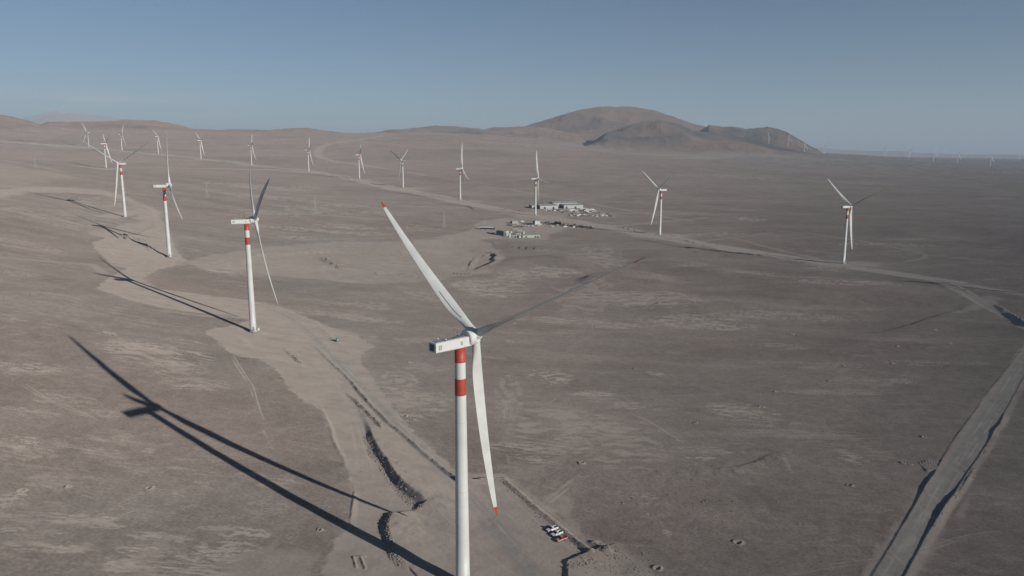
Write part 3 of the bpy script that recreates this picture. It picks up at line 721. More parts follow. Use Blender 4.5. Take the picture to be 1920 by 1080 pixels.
def ground_material():
    m = bpy.data.materials.new('desert_ground')
    m.use_nodes = True
    nt = m.node_tree; N = nt.nodes; L = nt.links
    p = N['Principled BSDF']
    p.inputs['Roughness'].default_value = 1.0
    p.inputs['Specular IOR Level'].default_value = 0.0
    p.inputs['Diffuse Roughness'].default_value = 1.0
    geo = N.new('ShaderNodeNewGeometry')

    def scaled(sx, sy, rot=0.0):
        mp = N.new('ShaderNodeMapping')
        mp.inputs['Scale'].default_value = (sx, sy, 0.0)
        mp.inputs['Rotation'].default_value = (0, 0, rot)
        L.new(geo.outputs['Position'], mp.inputs['Vector'])
        return mp.outputs[0]

    def noise(vec, detail=5, rough=0.55, dist=0.0):
        n = N.new('ShaderNodeTexNoise')
        n.inputs['Scale'].default_value = 1.0
        n.inputs['Detail'].default_value = detail
        n.inputs['Roughness'].default_value = rough
        n.inputs['Distortion'].default_value = dist
        L.new(vec, n.inputs['Vector'])
        return n.outputs['Fac']

    def ramp(fac, a, b, c0=(0, 0, 0, 1), c1=(1, 1, 1, 1)):
        r = N.new('ShaderNodeValToRGB')
        r.color_ramp.elements[0].position = a; r.color_ramp.elements[1].position = b
        r.color_ramp.elements[0].color = c0; r.color_ramp.elements[1].color = c1
        L.new(fac, r.inputs[0])
        return r.outputs[0]

    def mix(fac, a, b, mode='MIX'):
        x = N.new('ShaderNodeMix'); x.data_type = 'RGBA'; x.blend_type = mode
        if isinstance(fac, float): x.inputs[0].default_value = fac
        else: L.new(fac, x.inputs[0])
        for s, i in ((a, 6), (b, 7)):
            if isinstance(s, tuple): x.inputs[i].default_value = s
            else: L.new(s, x.inputs[i])
        return x.outputs[2]

    def mul(a, b, op='MULTIPLY', clamp=True):
        x = N.new('ShaderNodeMath'); x.operation = op; x.use_clamp = clamp
        for s, i in ((a, 0), (b, 1)):
            if isinstance(s, float): x.inputs[i].default_value = s
            else: L.new(s, x.inputs[i])
        return x.outputs[0]

    at_ = N.new('ShaderNodeAttribute'); at_.attribute_name = 'wear'
    sep = N.new('ShaderNodeSeparateColor'); L.new(at_.outputs['Color'], sep.inputs[0])
    pale, road, track = sep.outputs[0], sep.outputs[1], sep.outputs[2]
    hill = at_.outputs['Alpha']
    big = noise(scaled(1 / 900, 1 / 520), 4, 0.5)
    mid = noise(scaled(1 / 150, 1 / 80, 0.2), 6, 0.6, 0.6)
    c = mix(ramp(big, 0.35, 0.65), C_DARK, C_MID)
    c = mix(mul(ramp(mid, 0.40, 0.72), 0.55), c, C_LIGHT)
    red = noise(scaled(1 / 620, 1 / 260, -0.3), 4, 0.55)
    c = mix(mul(ramp(red, 0.47, 0.68), 0.5), c, C_RED)
    # wind-laid streaks of pale dust
    gate = ramp(noise(scaled(1 / 120, 1 / 90), 3, 0.5), 0.42, 0.64)
    st = ramp(noise(scaled(1 / 26, 1 / 7.0, 0.25), 8, 0.64, 0.8), 0.52, 0.74)
    c = mix(mul(mul(gate, st), 0.75), c, C_PALE)
    gate2 = ramp(noise(scaled(1 / 1100, 1 / 500, 0.1), 3, 0.5), 0.40, 0.60)
    st2 = ramp(noise(scaled(1 / 240, 1 / 45, 0.12), 8, 0.6, 0.5), 0.53, 0.72)
    c = mix(mul(mul(gate2, st2), 0.6), c, C_PALE)
    gate3 = ramp(noise(scaled(1 / 75, 1 / 60, 0.5), 3, 0.5), 0.44, 0.62)
    st3 = ramp(noise(scaled(1 / 11, 1 / 2.6, 0.12), 7, 0.66, 0.6), 0.56, 0.74)
    c = mix(mul(mul(gate3, st3), 0.8), c, C_PALE)
    sm = ramp(noise(scaled(1 / 38, 1 / 24, 0.3), 7, 0.6, 1.0), 0.58, 0.78)
    c = mix(mul(sm, 0.45), c, C_PALE2)
    dk = ramp(noise(scaled(1 / 85, 1 / 40, -0.2), 5, 0.55, 0.7), 0.52, 0.74)
    c = mix(mul(dk, 0.30), c, C_DARK2)
    # scattered dark gravel
    gr = ramp(noise(scaled(1 / 1.1, 1 / 1.1), 3, 0.7), 0.60, 0.75)
    gg = ramp(noise(scaled(1 / 60, 1 / 45), 3, 0.5), 0.5, 0.65)
    c = mix(mul(mul(gr, gg), 0.35), c, C_GRAVEL)
    rk = N.new('ShaderNodeAttribute'); rk.attribute_name = 'rock'
    hc = mix(ramp(noise(scaled(1 / 1300, 1 / 900), 5, 0.55, 0.4), 0.38, 0.64), C_HILL, C_HILL2)
    hc = mix(rk.outputs['Fac'], hc, C_ROCK)
    c = mix(hill, c, hc)
    # reddish alluvial fans below the far hills, a broad darker tone over the right-hand plain

    def region(x, y, r0, r1):
        vm = N.new('ShaderNodeVectorMath'); vm.operation = 'DISTANCE'
        vm.inputs[1].default_value = (x, y, 100.0)
        L.new(geo.outputs['Position'], vm.inputs[0])
        mr = N.new('ShaderNodeMapRange'); mr.interpolation_type = 'SMOOTHSTEP'
        mr.inputs['From Min'].default_value = r0; mr.inputs['From Max'].default_value = r1
        mr.inputs['To Min'].default_value = 1.0; mr.inputs['To Max'].default_value = 0.0
        L.new(vm.outputs['Value'], mr.inputs['Value'])
        return mr.outputs[0]
    c = mix(mul(mul(mul(region(-2500, 6500, 2600, 6200), ramp(big, 0.25, 0.6)), 0.75), mul(1.0, mul(hill, 0.15), 'SUBTRACT')), c, C_FAN)
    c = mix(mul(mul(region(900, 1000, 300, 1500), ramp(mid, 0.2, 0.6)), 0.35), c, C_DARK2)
    # grain at several sizes, so it holds near and far
    for sc_, am in ((1.5, 0.24), (6.0, 0.13), (28.0, 0.09), (140.0, 0.10)):
        g_ = ramp(noise(scaled(1 / sc_, 1.25 / sc_, 0.3 * sc_), 4, 0.65), 0.3, 0.7, (1 - am, 1 - am, 1 - am, 1), (1 + am * 0.9, 1 + am * 0.9, 1 + am * 0.9, 1))
        c = mix(1.0, c, g_, 'MULTIPLY')
    # graded earth, and the haze painted on the far ranges
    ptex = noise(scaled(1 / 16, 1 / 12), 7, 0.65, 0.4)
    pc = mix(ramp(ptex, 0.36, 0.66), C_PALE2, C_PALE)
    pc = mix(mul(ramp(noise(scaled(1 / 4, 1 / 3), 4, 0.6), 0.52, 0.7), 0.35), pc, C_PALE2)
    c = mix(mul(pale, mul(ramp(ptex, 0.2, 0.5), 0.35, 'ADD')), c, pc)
    rc = mix(ramp(noise(scaled(1 / 9, 1 / 9, 0.4), 6, 0.6, 0.5), 0.36, 0.66), C_ROAD, C_ROAD2)
    rc = mix(mul(ramp(noise(scaled(1 / 6, 1 / 22, -0.6), 5, 0.6, 0.3), 0.58, 0.70), 0.5), rc, C_PALE)
    c = mix(mul(road, 0.85), c, rc)
    c = mix(mul(track, 0.9), c, C_TRACK)
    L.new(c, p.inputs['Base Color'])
    b1 = N.new('ShaderNodeBump'); b1.inputs['Strength'].default_value = 0.35; b1.inputs['Distance'].default_value = 0.5
    L.new(noise(scaled(1 / 3.0, 1 / 2.4), 6, 0.6), b1.inputs['Height'])
    b2 = N.new('ShaderNodeBump'); b2.inputs['Strength'].default_value = 0.3; b2.inputs['Distance'].default_value = 4.0
    L.new(noise(scaled(1 / 40, 1 / 30), 5, 0.6), b2.inputs['Height']); L.new(b1.outputs[0], b2.inputs['Normal'])
    L.new(b2.outputs[0], p.inputs['Normal'])
    return m


C_DARK = (0.166, 0.145, 0.129, 1); C_MID = (0.202, 0.177, 0.158, 1); C_LIGHT = (0.242, 0.213, 0.193, 1)
C_RED = (0.187, 0.144, 0.127, 1); C_PALE = (0.315, 0.279, 0.247, 1); C_PALE2 = (0.254, 0.223, 0.198, 1)
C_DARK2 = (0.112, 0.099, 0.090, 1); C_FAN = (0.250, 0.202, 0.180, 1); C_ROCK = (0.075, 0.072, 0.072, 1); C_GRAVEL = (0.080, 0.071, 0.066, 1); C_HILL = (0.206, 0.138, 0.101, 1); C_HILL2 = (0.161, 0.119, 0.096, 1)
C_ROAD = (0.188, 0.181, 0.169, 1); C_ROAD2 = (0.235, 0.226, 0.210, 1); C_TRACK = (0.322, 0.289, 0.257, 1)


def build_ground():
    gm = ground_material()
    cls = np.zeros((NR, NC), np.int8)
    cls[HILL > 0.5] = 2
    cls[(ROAD > 0.45) & (HILL <= 0.5)] = 1
    fc = cls[:-1, :-1].ravel()
    idx = np.arange(NR * NC).reshape(NR, NC)
    quads = np.stack([idx[:-1, :-1], idx[:-1, 1:], idx[1:, 1:], idx[1:, :-1]], -1).reshape(-1, 4)
    co = np.stack([GX, GY, GZ], -1).reshape(-1, 3).astype(np.float32)
    wear = np.stack([np.clip(PALE, 0, 1.2), ROAD, TRACK, HILL], -1).reshape(-1, 4).astype(np.float32)  # pale channel also carries the haze painted on the far ranges
    # one set of normals for the whole relief, so its pieces meet without a seam
    for k, name in ((0, 'ground'), (1, 'gravel_road'), (2, 'hills')):
        q = quads[fc == k]
        used, inv = np.unique(q, return_inverse=True)
        q = inv.reshape(-1, 4)
        me = bpy.data.meshes.new(name)
        me.vertices.add(len(used)); me.vertices.foreach_set('co', co[used].ravel())
        me.loops.add(q.size); me.loops.foreach_set('vertex_index', q.ravel().astype(np.int32))
        me.polygons.add(len(q)); me.polygons.foreach_set('loop_start', np.arange(0, q.size, 4, dtype=np.int32))
        me.update(calc_edges=True)
        me.polygons.foreach_set('use_smooth', np.ones(len(q), bool))
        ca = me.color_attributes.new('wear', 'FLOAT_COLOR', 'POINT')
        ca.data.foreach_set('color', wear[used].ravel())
        ra = me.attributes.new('rock', 'FLOAT', 'POINT')
        ra.data.foreach_set('value', ROCK.ravel()[used])
        me.materials.append(gm)
        o = bpy.data.objects.new(name, me)
        COL.objects.link(o)
        o['kind'] = 'structure'
        o['label'] = {'ground': 'grey-brown desert plain with pale graded earth and wheel tracks', 'gravel_road': 'grey gravel roads running between the turbines',
                      'hills': 'bare brown desert hills along the horizon'}[name]
        o['category'] = {'ground': 'ground', 'gravel_road': 'road', 'hills': 'hills'}[name]


# ---------------------------------------------------------------- object helpers
def link_mesh(name, bm, mats, parent=None, smooth_shade=False, loc=None):
    me = bpy.data.meshes.new(name)
    bm.normal_update()
    bm.to_mesh(me); bm.free()
    for m in (mats if isinstance(mats, (list, tuple)) else [mats]):
        me.materials.append(m)
    if smooth_shade:
        me.polygons.foreach_set('use_smooth', np.ones(len(me.polygons), bool))
    o = bpy.data.objects.new(name, me)
    COL.objects.link(o)
    if parent is not None:
        o.parent = parent
    if loc is not None:
        o.location = loc
    return o


def tag(o, label, cat, group=None, kind=None):
    o['label'] = label
    if cat: o['category'] = cat
    if group: o['group'] = group
    if kind: o['kind'] = kind
    return o


def thing(name, loc, yaw, label, cat, group=None):
    """an Empty at the thing's base; yaw in degrees clockwise from the view direction"""
    o = bpy.data.objects.new(name, None)
    COL.objects.link(o)
    o.location = loc
    o.rotation_euler = (0, 0, -R_(yaw))
    o.empty_display_size = 0.5
    return tag(o, label, cat, group)


def copy_thing(root, loc, yaw, label, group=None):
    r = root.copy(); COL.objects.link(r)
    r.location = loc; r.rotation_euler = (0, 0, -R_(yaw)); r['label'] = label
    if group: r['group'] = group
    for ch in list(root.children):
        c = ch.copy(); COL.objects.link(c); c.parent = r
        for g in ch.children:
            d = g.copy(); COL.objects.link(d); d.parent = c
    return r


def box(bm, c, s, mi=0, bev=0.0, rot=None):
    M = Matrix.Translation(c)
    if rot is not None: M = M @ rot
    r = bmesh.ops.create_cube(bm, size=1.0, matrix=M @ Matrix.Diagonal((s[0], s[1], s[2], 1)))
    fs = {f for v in r['verts'] for f in v.link_faces}
    for f in fs: f.material_index = mi
    if bev:
        es = list({e for f in fs for e in f.edges})
        n0 = set(bm.faces)
        bmesh.ops.bevel(bm, geom=es, offset=bev, segments=1, affect='EDGES')
        for f in bm.faces:
            if f not in n0: f.material_index = mi
    return r


def rings(bm, rows, mi=None, cap=True):
    """skin a list of closed rings of points"""
    vs = [[bm.verts.new(p) for p in r] for r in rows]
    n = len(vs[0])
    for i in range(len(vs) - 1):
        for k in range(n):
            f = bm.faces.new((vs[i][k], vs[i][(k + 1) % n], vs[i + 1][(k + 1) % n], vs[i + 1][k]))
            if mi is not None: f.material_index = mi[i]
    if cap:
        f = bm.faces.new(vs[0][::-1]); f.material_index = mi[0] if mi else 0
        f = bm.faces.new(vs[-1]); f.material_index = mi[-1] if mi else 0


def circle(r, z, n=32, axis='Z', c=(0, 0)):
    out = []
    for k in range(n):
        a = 2 * math.pi * k / n
        x, y = r * math.cos(a) + c[0], r * math.sin(a) + c[1]
        out.append((x, y, z) if axis == 'Z' else (x, z, -y) if axis == 'Y' else (z, x, y))
    return out


def cyl(bm, r0, r1, z0, z1, n=16, axis='Z', c=(0, 0), mi=0):
    rings(bm, [circle(r0, z0, n, axis, c), circle(r1, z1, n, axis, c)], [mi])


def bar(bm, a, b, w, mi=0):
    a = Vector(a); b = Vector(b); d = b - a
    q = d.to_track_quat('Z', 'Y').to_matrix().to_4x4()
    box(bm, (a + b) / 2, (w, w, d.length), mi, 0, q)


# ---------------------------------------------------------------- the wind turbine
HUB = 90.0
BLADE = 74.0


def build_turbine(M):
    root = bpy.data.objects.new('wind_turbine', None)
    COL.objects.link(root)
    root.empty_display_size = 2
    # tower: red, white, red bands under the nacelle, flange lines between sections
    bm = bmesh.new()
    top = 87.2
    rad = lambda z: 2.5 + (1.78 - 2.5) * min(1, max(0, (z - 4) / (top - 4))) ** 1.0
    zs = [0, 0.02, 0.9, 0.95, 18, 36, 36.15, 54, 61, 61.15, 70.6, 76.4, 82.0, top]
    bands = [1, 1, 0, 0, 0, 3, 0, 0, 3, 0, 2, 0, 2]
    rw = []
    for i, z in enumerate(zs):
        r = rad(z) + (0.55 if i < 3 else 0.0) - (0.02 if i in (6, 9) else 0)
        rw.append(circle(r, z, 40))
    rings(bm, rw, bands)
    link_mesh('tower', bm, [M['paint'], M['concrete'], M['red'], M['seam']], root, True)
    bm = bmesh.new()
    box(bm, (2.48, 0, 3.6), (0.16, 1.1, 2.3), 0, 0.03)
    box(bm, (2.57, 0, 4.3), (0.04, 0.5, 0.3), 1)
    door = link_mesh('door', bm, [M['grey'], M['dark']], root)
    bm = bmesh.new()
    box(bm, (3.3, 0, 2.4), (1.5, 1.5, 0.1))
    for k in range(8):
        box(bm, (4.15 + 0.28 * k, 0, 2.2 - 0.27 * k), (0.26, 1.1, 0.05))
    for y in (-0.6, 0.6):
        bar(bm, (4.0, y, 2.4), (6.2, y, 0.2), 0.1); bar(bm, (4.0, y, 3.4), (6.2, y, 1.2), 0.06)
        bar(bm, (2.7, y, 3.4), (4.0, y, 3.4), 0.06); bar(bm, (4.0, y, 0), (4.0, y, 3.4), 0.08); bar(bm, (6.2, y, 0), (6.2, y, 1.2), 0.06)
    link_mesh('entrance_stairs', bm, M['grey'], root)
    # nacelle: a long box, rear face with a dark opening
    bm = bmesh.new()
    y0, y1, hw, z0, z1 = -11.4, 3.4, 1.95, 87.2, 90.6
    secs = [(y0, hw, z0 + 0.25, z1 - 0.05), (y0 + 0.25, hw, z0 + 0.15, z1), (-2.6, hw, z0, z1 + 0.05), (y1, hw - 0.05, z0 + 0.05, z1)]
    rw = []
    for (y, w, a, b) in secs:
        ch = 0.22
        rw.append([(-w + ch, y, a), (w - ch, y, a), (w, y, a + ch), (w, y, b - ch), (w - ch, y, b), (-w + ch, y, b), (-w, y, b - ch), (-w, y, a + ch)])
    rings(bm, rw)
    bmesh.ops.recalc_face_normals(bm, faces=bm.faces)
    for y in (-8.3, -5.4, -2.4, 0.6):      # panel joints
        box(bm, (0, y, (z0 + z1) / 2 + 0.05), (2 * hw + 0.012, 0.05, z1 - z0 - 0.35), 1)
    nac = link_mesh('nacelle', bm, [M['paint2'], M['seam']], root)
    bm = bmesh.new()
    box(bm, (-0.25, y0 - 0.03, 88.95), (2.1, 0.1, 2.1), 0)
    for k in range(6):
        box(bm, (-0.25, y0 - 0.1, 88.1 + 0.34 * k), (2.0, 0.05, 0.08), 1)
    link_mesh('rear_vent', bm, [M['dark'], M['grey']], nac)
    for yy, ww, hh, zz in ((-9.6, 1.3, 1.6, 88.95), (-0.7, 0.9, 1.4, 88.95)):
        for sx in (1, -1):
            bm = bmesh.new()
            box(bm, (sx * (hw + 0.015), yy, zz), (0.05, ww, hh), 0)
            for k in range(5):
                box(bm, (sx * (hw + 0.05), yy, zz - hh / 2 + hh * (k + 0.5) / 5), (0.03, ww - 0.06, hh / 12), 1)
            box(bm, (sx * (hw + 0.055), yy, zz), (0.03, 0.07, hh), 1)
            link_mesh('side_louvre', bm, [M['louvre'], M['paint2']], nac)
    bm = bmesh.new()
    box(bm, (-0.1, -4.4, z1 + 0.09), (2.5, 12.2, 0.1), 0, 0.02)
    for y in (-9.2, -6.4, -3.6, -0.8):
        box(bm, (-0.1, y, z1 + 0.16), (2.5, 0.08, 0.05), 0)
    link_mesh('roof_panel', bm, M['grey'], nac)
    bm = bmesh.new()
    box(bm, (-0.2, 0.4, z1 + 0.32), (1.5, 1.9, 0.4), 0, 0.08)
    link_mesh('roof_hatch', bm, M['louvre'], nac)
    bm = bmesh.new()
    box(bm, (0.4, -2.3, z1 + 0.24), (0.8, 1.1, 0.25), 0, 0.05)
    link_mesh('roof_hatch', bm, M['louvre'], nac)
    bm = bmesh.new()
    for x in (-0.75, 0.75):
        bar(bm, (x, -1.3, z1), (x, -1.3, z1 + 2.7), 0.11); bar(bm, (x, -1.3, z1 + 1.6), (x, -0.2, z1 + 0.1), 0.07)
    for h in (1.0, 1.8, 2.6):
        bar(bm, (-1.0, -1.3, z1 + h), (1.0, -1.3, z1 + h), 0.09)
    for x in (-1.0, 0, 1.0):
        bar(bm, (x, -1.3, z1 + 2.6), (x, -1.3, z1 + 3.1), 0.08); box(bm, (x, -1.3, z1 + 3.15), (0.28, 0.28, 0.16))
    link_mesh('wind_sensor_mast', bm, M['grey'], nac)
    for x, y in ((-1.3, -8.1), (1.35, -6.9)):
        bm = bmesh.new()
        cyl(bm, 0.16, 0.16, z1 + 0.05, z1 + 0.4, 10, c=(x, y)); cyl(bm, 0.26, 0.2, z1 + 0.4, z1 + 0.8, 12, c=(x, y), mi=1)
        link_mesh('warning_light', bm, [M['dark'], M['paint2']], nac)
    # the round collar between nacelle and rotor, and the rotor
    tilt = Matrix.Rotation(R_(5), 4, 'X')
    bm = bmesh.new()
    rings(bm, [circle(r, y, 48, 'Y') for y, r in ((2.5, 1.7), (2.6, 2.6), (2.9, 2.92), (4.9, 2.92), (5.15, 2.8), (5.15, 1.5))], [0, 0, 0, 0, 0])
    bmesh.ops.recalc_face_normals(bm, faces=bm.faces)
    c = link_mesh('generator_ring', bm, M['paint2'], root, False)
    c.matrix_local = Matrix.Translation((0, 0, 89.5)) @ tilt
    bm = bmesh.new()
    rings(bm, [circle(r, y, 40, 'Y') for y, r in ((-2.0, 1.5), (-1.75, 2.0), (-1.2, 2.15), (0.6, 2.15), (1.5, 1.95), (2.2, 1.5), (2.7, 0.8), (2.85, 0.1))], [0] * 7)
    for k in range(3):
        q = Matrix.Rotation(2 * math.pi * k / 3, 4, 'Y')
        n0 = set(bm.verts)
        rings(bm, [circle(1.68, 0.9, 28), circle(1.68, 2.35, 28), circle(1.55, 2.5, 28)], [0, 0])
        bmesh.ops.transform(bm, matrix=q, verts=[v for v in bm.verts if v not in n0])
    bmesh.ops.recalc_face_normals(bm, faces=bm.faces)
    hub = link_mesh('rotor_hub', bm, M['paint2'], root, True)
    # blade: span along Z, parked edge-on to the wind (leading edge to the front, +Y)
    rr = [1.6, 2.6, 4, 6, 8, 10, 12.5, 15, 18, 22, 26, 31, 36, 41, 46, 51, 56, 61, 65, 68, 69.9, 70, 72, 73.2, 73.8, 74]
    ch = lambda r: float(np.interp(r, [1.6, 3.5, 6, 9, 12, 15, 18, 24, 34, 46, 58, 66, 71, 73.2, 74], [2.9, 2.9, 3.05, 3.7, 4.4, 4.7, 4.7, 4.5, 4.0, 3.35, 2.6, 2.0, 1.35, 0.7, 0.14]))
    th = lambda r: float(np.interp(r, [1.6, 3.5, 6, 9, 12, 15, 20, 30, 45, 60, 74], [1.0, 1.0, 0.84, 0.56, 0.40, 0.33, 0.27, 0.24, 0.22, 0.20, 0.18]))
    rnd = lambda r: float(np.interp(r, [3, 11], [1, 0]))
    tw = lambda r: R_(float(np.interp(r, [3, 8, 15, 25, 40, 60, 74], [-8, -8, -6, -3, 2, 5, 7])))
    npt = 28
    def blade_rings(pitch):
        rw = []
        for r in rr:
            c_, t_, w_ = ch(r), th(r), rnd(r)
            ring = []
            for k in range(npt):
                a = 2 * math.pi * k / npt
                x = 0.5 - 0.5 * math.cos(a)           # 0 at the leading edge, 1 at the trailing edge
                yt = 5 * t_ * (0.2969 * math.sqrt(max(x, 0)) - 0.126 * x - 0.3516 * x * x + 0.2843 * x ** 3 - 0.1015 * x ** 4)
                cam_ = 0.05 * (1 - w_) * 4 * x * (1 - x)
                px, py = (0.40 - x) * c_, ((yt if math.sin(a) >= 0 else -yt) + cam_) * c_
                cx, cy = 0.5 * c_ * math.cos(a), 0.5 * c_ * math.sin(a)
                fx, fy = px * (1 - w_) + cx * w_, py * (1 - w_) + cy * w_
                s_, co_ = math.sin(tw(r) + R_(pitch)), math.cos(tw(r) + R_(pitch))
                off = r * math.sin(R_(2.5)) + 4.6 * (r / BLADE) ** 2
                ring.append((fy * co_ - fx * s_, fx * co_ + fy * s_ + off, r))
            rw.append(ring)
        return rw
    bm = bmesh.new()
    rw = blade_rings(-76)
    rings(bm, rw, [1 if r >= 70 else 0 for r in rr[:-1]])
    bmesh.ops.recalc_face_normals(bm, faces=bm.faces)
    tmp = link_mesh('blade', bm, [M['paint'], M['paint']], None, True)
    M['working_blade'] = tmp.data
    tmp.data['working'] = 1
    bpy.data.objects.remove(tmp)
    bm = bmesh.new()
    rw = blade_rings(0)
    rings(bm, rw, [1 if r >= 70 else 0 for r in rr[:-1]])
    bmesh.ops.recalc_face_normals(bm, faces=bm.faces)
    bl0 = link_mesh('blade', bm, [M['paint'], M['red']], root, True)
    bm = bmesh.new()
    sd = rw
    for i in range(4, 9):                          # dark strip of small fins along the root
        for side in (1,):
            k = 9 if rw[8][9][0] > rw[8][npt - 9][0] else npt - 9
            a = Vector(rw[i][k]); b = Vector(rw[i + 1][k])
            cx = Vector((0, a.y, a.z))
            nrm = Vector((1, 0, 0)) * 0.05
            a2 = a + nrm; b2 = b + nrm
            w = Vector((0, 0.10, 0))
            vs = [bm.verts.new(p) for p in (a2 - w, a2 + w, b2 + w, b2 - w)] + [bm.verts.new(p) for p in (a - w, a + w, b + w, b - w)]
            for f in ((0, 1, 2, 3), (4, 7, 6, 5), (0, 4, 5, 1), (1, 5, 6, 2), (2, 6, 7, 3), (3, 7, 4, 0)):
                bm.faces.new([vs[q] for q in f])
    bmesh.ops.recalc_face_normals(bm, faces=bm.faces)
    link_mesh('fin_strip', bm, M['dark'], bl0)
    blades = [bl0]
    for k in (1, 2):
        b = bl0.copy(); COL.objects.link(b)
        g = bl0.children[0].copy(); COL.objects.link(g); g.parent = b
        blades.append(b)
    return root


def set_rotor(root, theta, plain=None):
    base = Matrix.Translation((0, 6.75, HUB + 0.25)) @ Matrix.Rotation(R_(5), 4, 'X')
    k = 0
    for ch in root.children:
        if ch.name.startswith('rotor_hub'):
            ch.matrix_local = base @ Matrix.Rotation(R_(theta), 4, 'Y')
        elif ch.name.startswith('blade'):
            ch.matrix_local = base @ Matrix.Rotation(R_(theta + 120 * k), 4, 'Y')
            if plain:
                ch.data = plain
                if plain.name.startswith('blade') and 'working' in plain:
                    for g in list(ch.children): bpy.data.objects.remove(g)
            k += 1


def build_turbines(M):
    proto = build_turbine(M)
    tag(proto, 'x', 'wind turbine', None)
    near = ['nearest and largest wind turbine, red-tipped blades, its foot cut off by the frame',
            'second largest wind turbine, its long shadow lying across pale graded earth',
            'wind turbine with one blade straight up beside the curving pale track on the left',
            'wind turbine facing the camera, two blades in a wide V, on the left slope',
            'wind turbine standing farthest right beside the straight main road',
            'wind turbine with its rotor left of the tower, standing right of the work yards',
            'wind turbine standing in front of the long pale warehouses',
            'far wind turbine with one blade straight up, next left of the warehouse turbine',
            'far wind turbine with two blades in a V, second left of the warehouse turbine',
            'far wind turbine on the main road with one long blade hanging to the right',
            'far wind turbine just left of the bend in the pale hill road',
            'far wind turbine midway between the hill road bend and a V-shaped rotor',
            'far wind turbine, blades in a V, right of the tall upright blade',
            'far wind turbine partly crossed by the tall upright blade of a nearer one',
            'far wind turbine left of the tall upright blade, one blade hanging right',
            'farthest left wind turbine of the row below the brown hills',
            'wind turbine on the lower pale track, crossed by a nearer rotor blade']
    # only the nearest machine shows red tips
    plain = next(c for c in proto.children if c.name.startswith('blade')).data.copy()
    plain.materials[1] = M['paint']
    for me_ in (plain, M['working_blade']):
        for v_ in me_.vertices: v_.co.z *= 0.96
    working = M['working_blade']
    first = True
    n_t = -1
    for (u, v, d, yaw, th), ft, lab in zip(TURB, _feet, near):
        loc = (ft[0], ft[1], ft[2] - 0.25)
        if first:
            o = proto; o.location = loc; o.rotation_euler = (0, 0, -R_(yaw)); o['label'] = lab; o['group'] = 'wind turbines of the near rows'; first = False
        else:
            o = copy_thing(proto, loc, yaw, lab, 'wind turbines of the near rows')
        n_t += 1
        set_rotor(o, th, None if n_t == 0 else working if n_t in (1, 2) else plain)
    # one stands just outside the right edge of the picture: its shadow lies across the plain
    x, y = 764.4, 827.0
    o = copy_thing(proto, (x, y, HZ(x, y)), 140, 'wind turbine standing right of the frame, only its shadow crosses the plain', 'wind turbines of the near rows')
    set_rotor(o, 5, plain)
    words_ = ['first', 'second', 'third', 'fourth', 'fifth', 'sixth', 'seventh', 'eighth', 'ninth', 'tenth', 'eleventh', 'twelfth', 'thirteenth', 'fourteenth', 'fifteenth', 'sixteenth']
    rng = random.Random(4)
    for i, (u, v, d) in enumerate(sorted(FAR_TURB)):
        a, _ = ray_az_t(u, v); a = float(a)
        x, y = d * math.sin(a), d * math.cos(a)
        lab = 'tiny wind turbine, %s from the left along the hazy right horizon' % words_[i]
        if i < 3:
            lab = 'tiny wind turbine before the mountain\'s right end, %s from the left' % words_[i]
        o = copy_thing(proto, (x, y, HZ(x, y)), rng.choice([70, 78, 95, 60]) + rng.uniform(-8, 8), lab, 'distant wind turbines on the right horizon')
        set_rotor(o, rng.uniform(0, 120), plain)


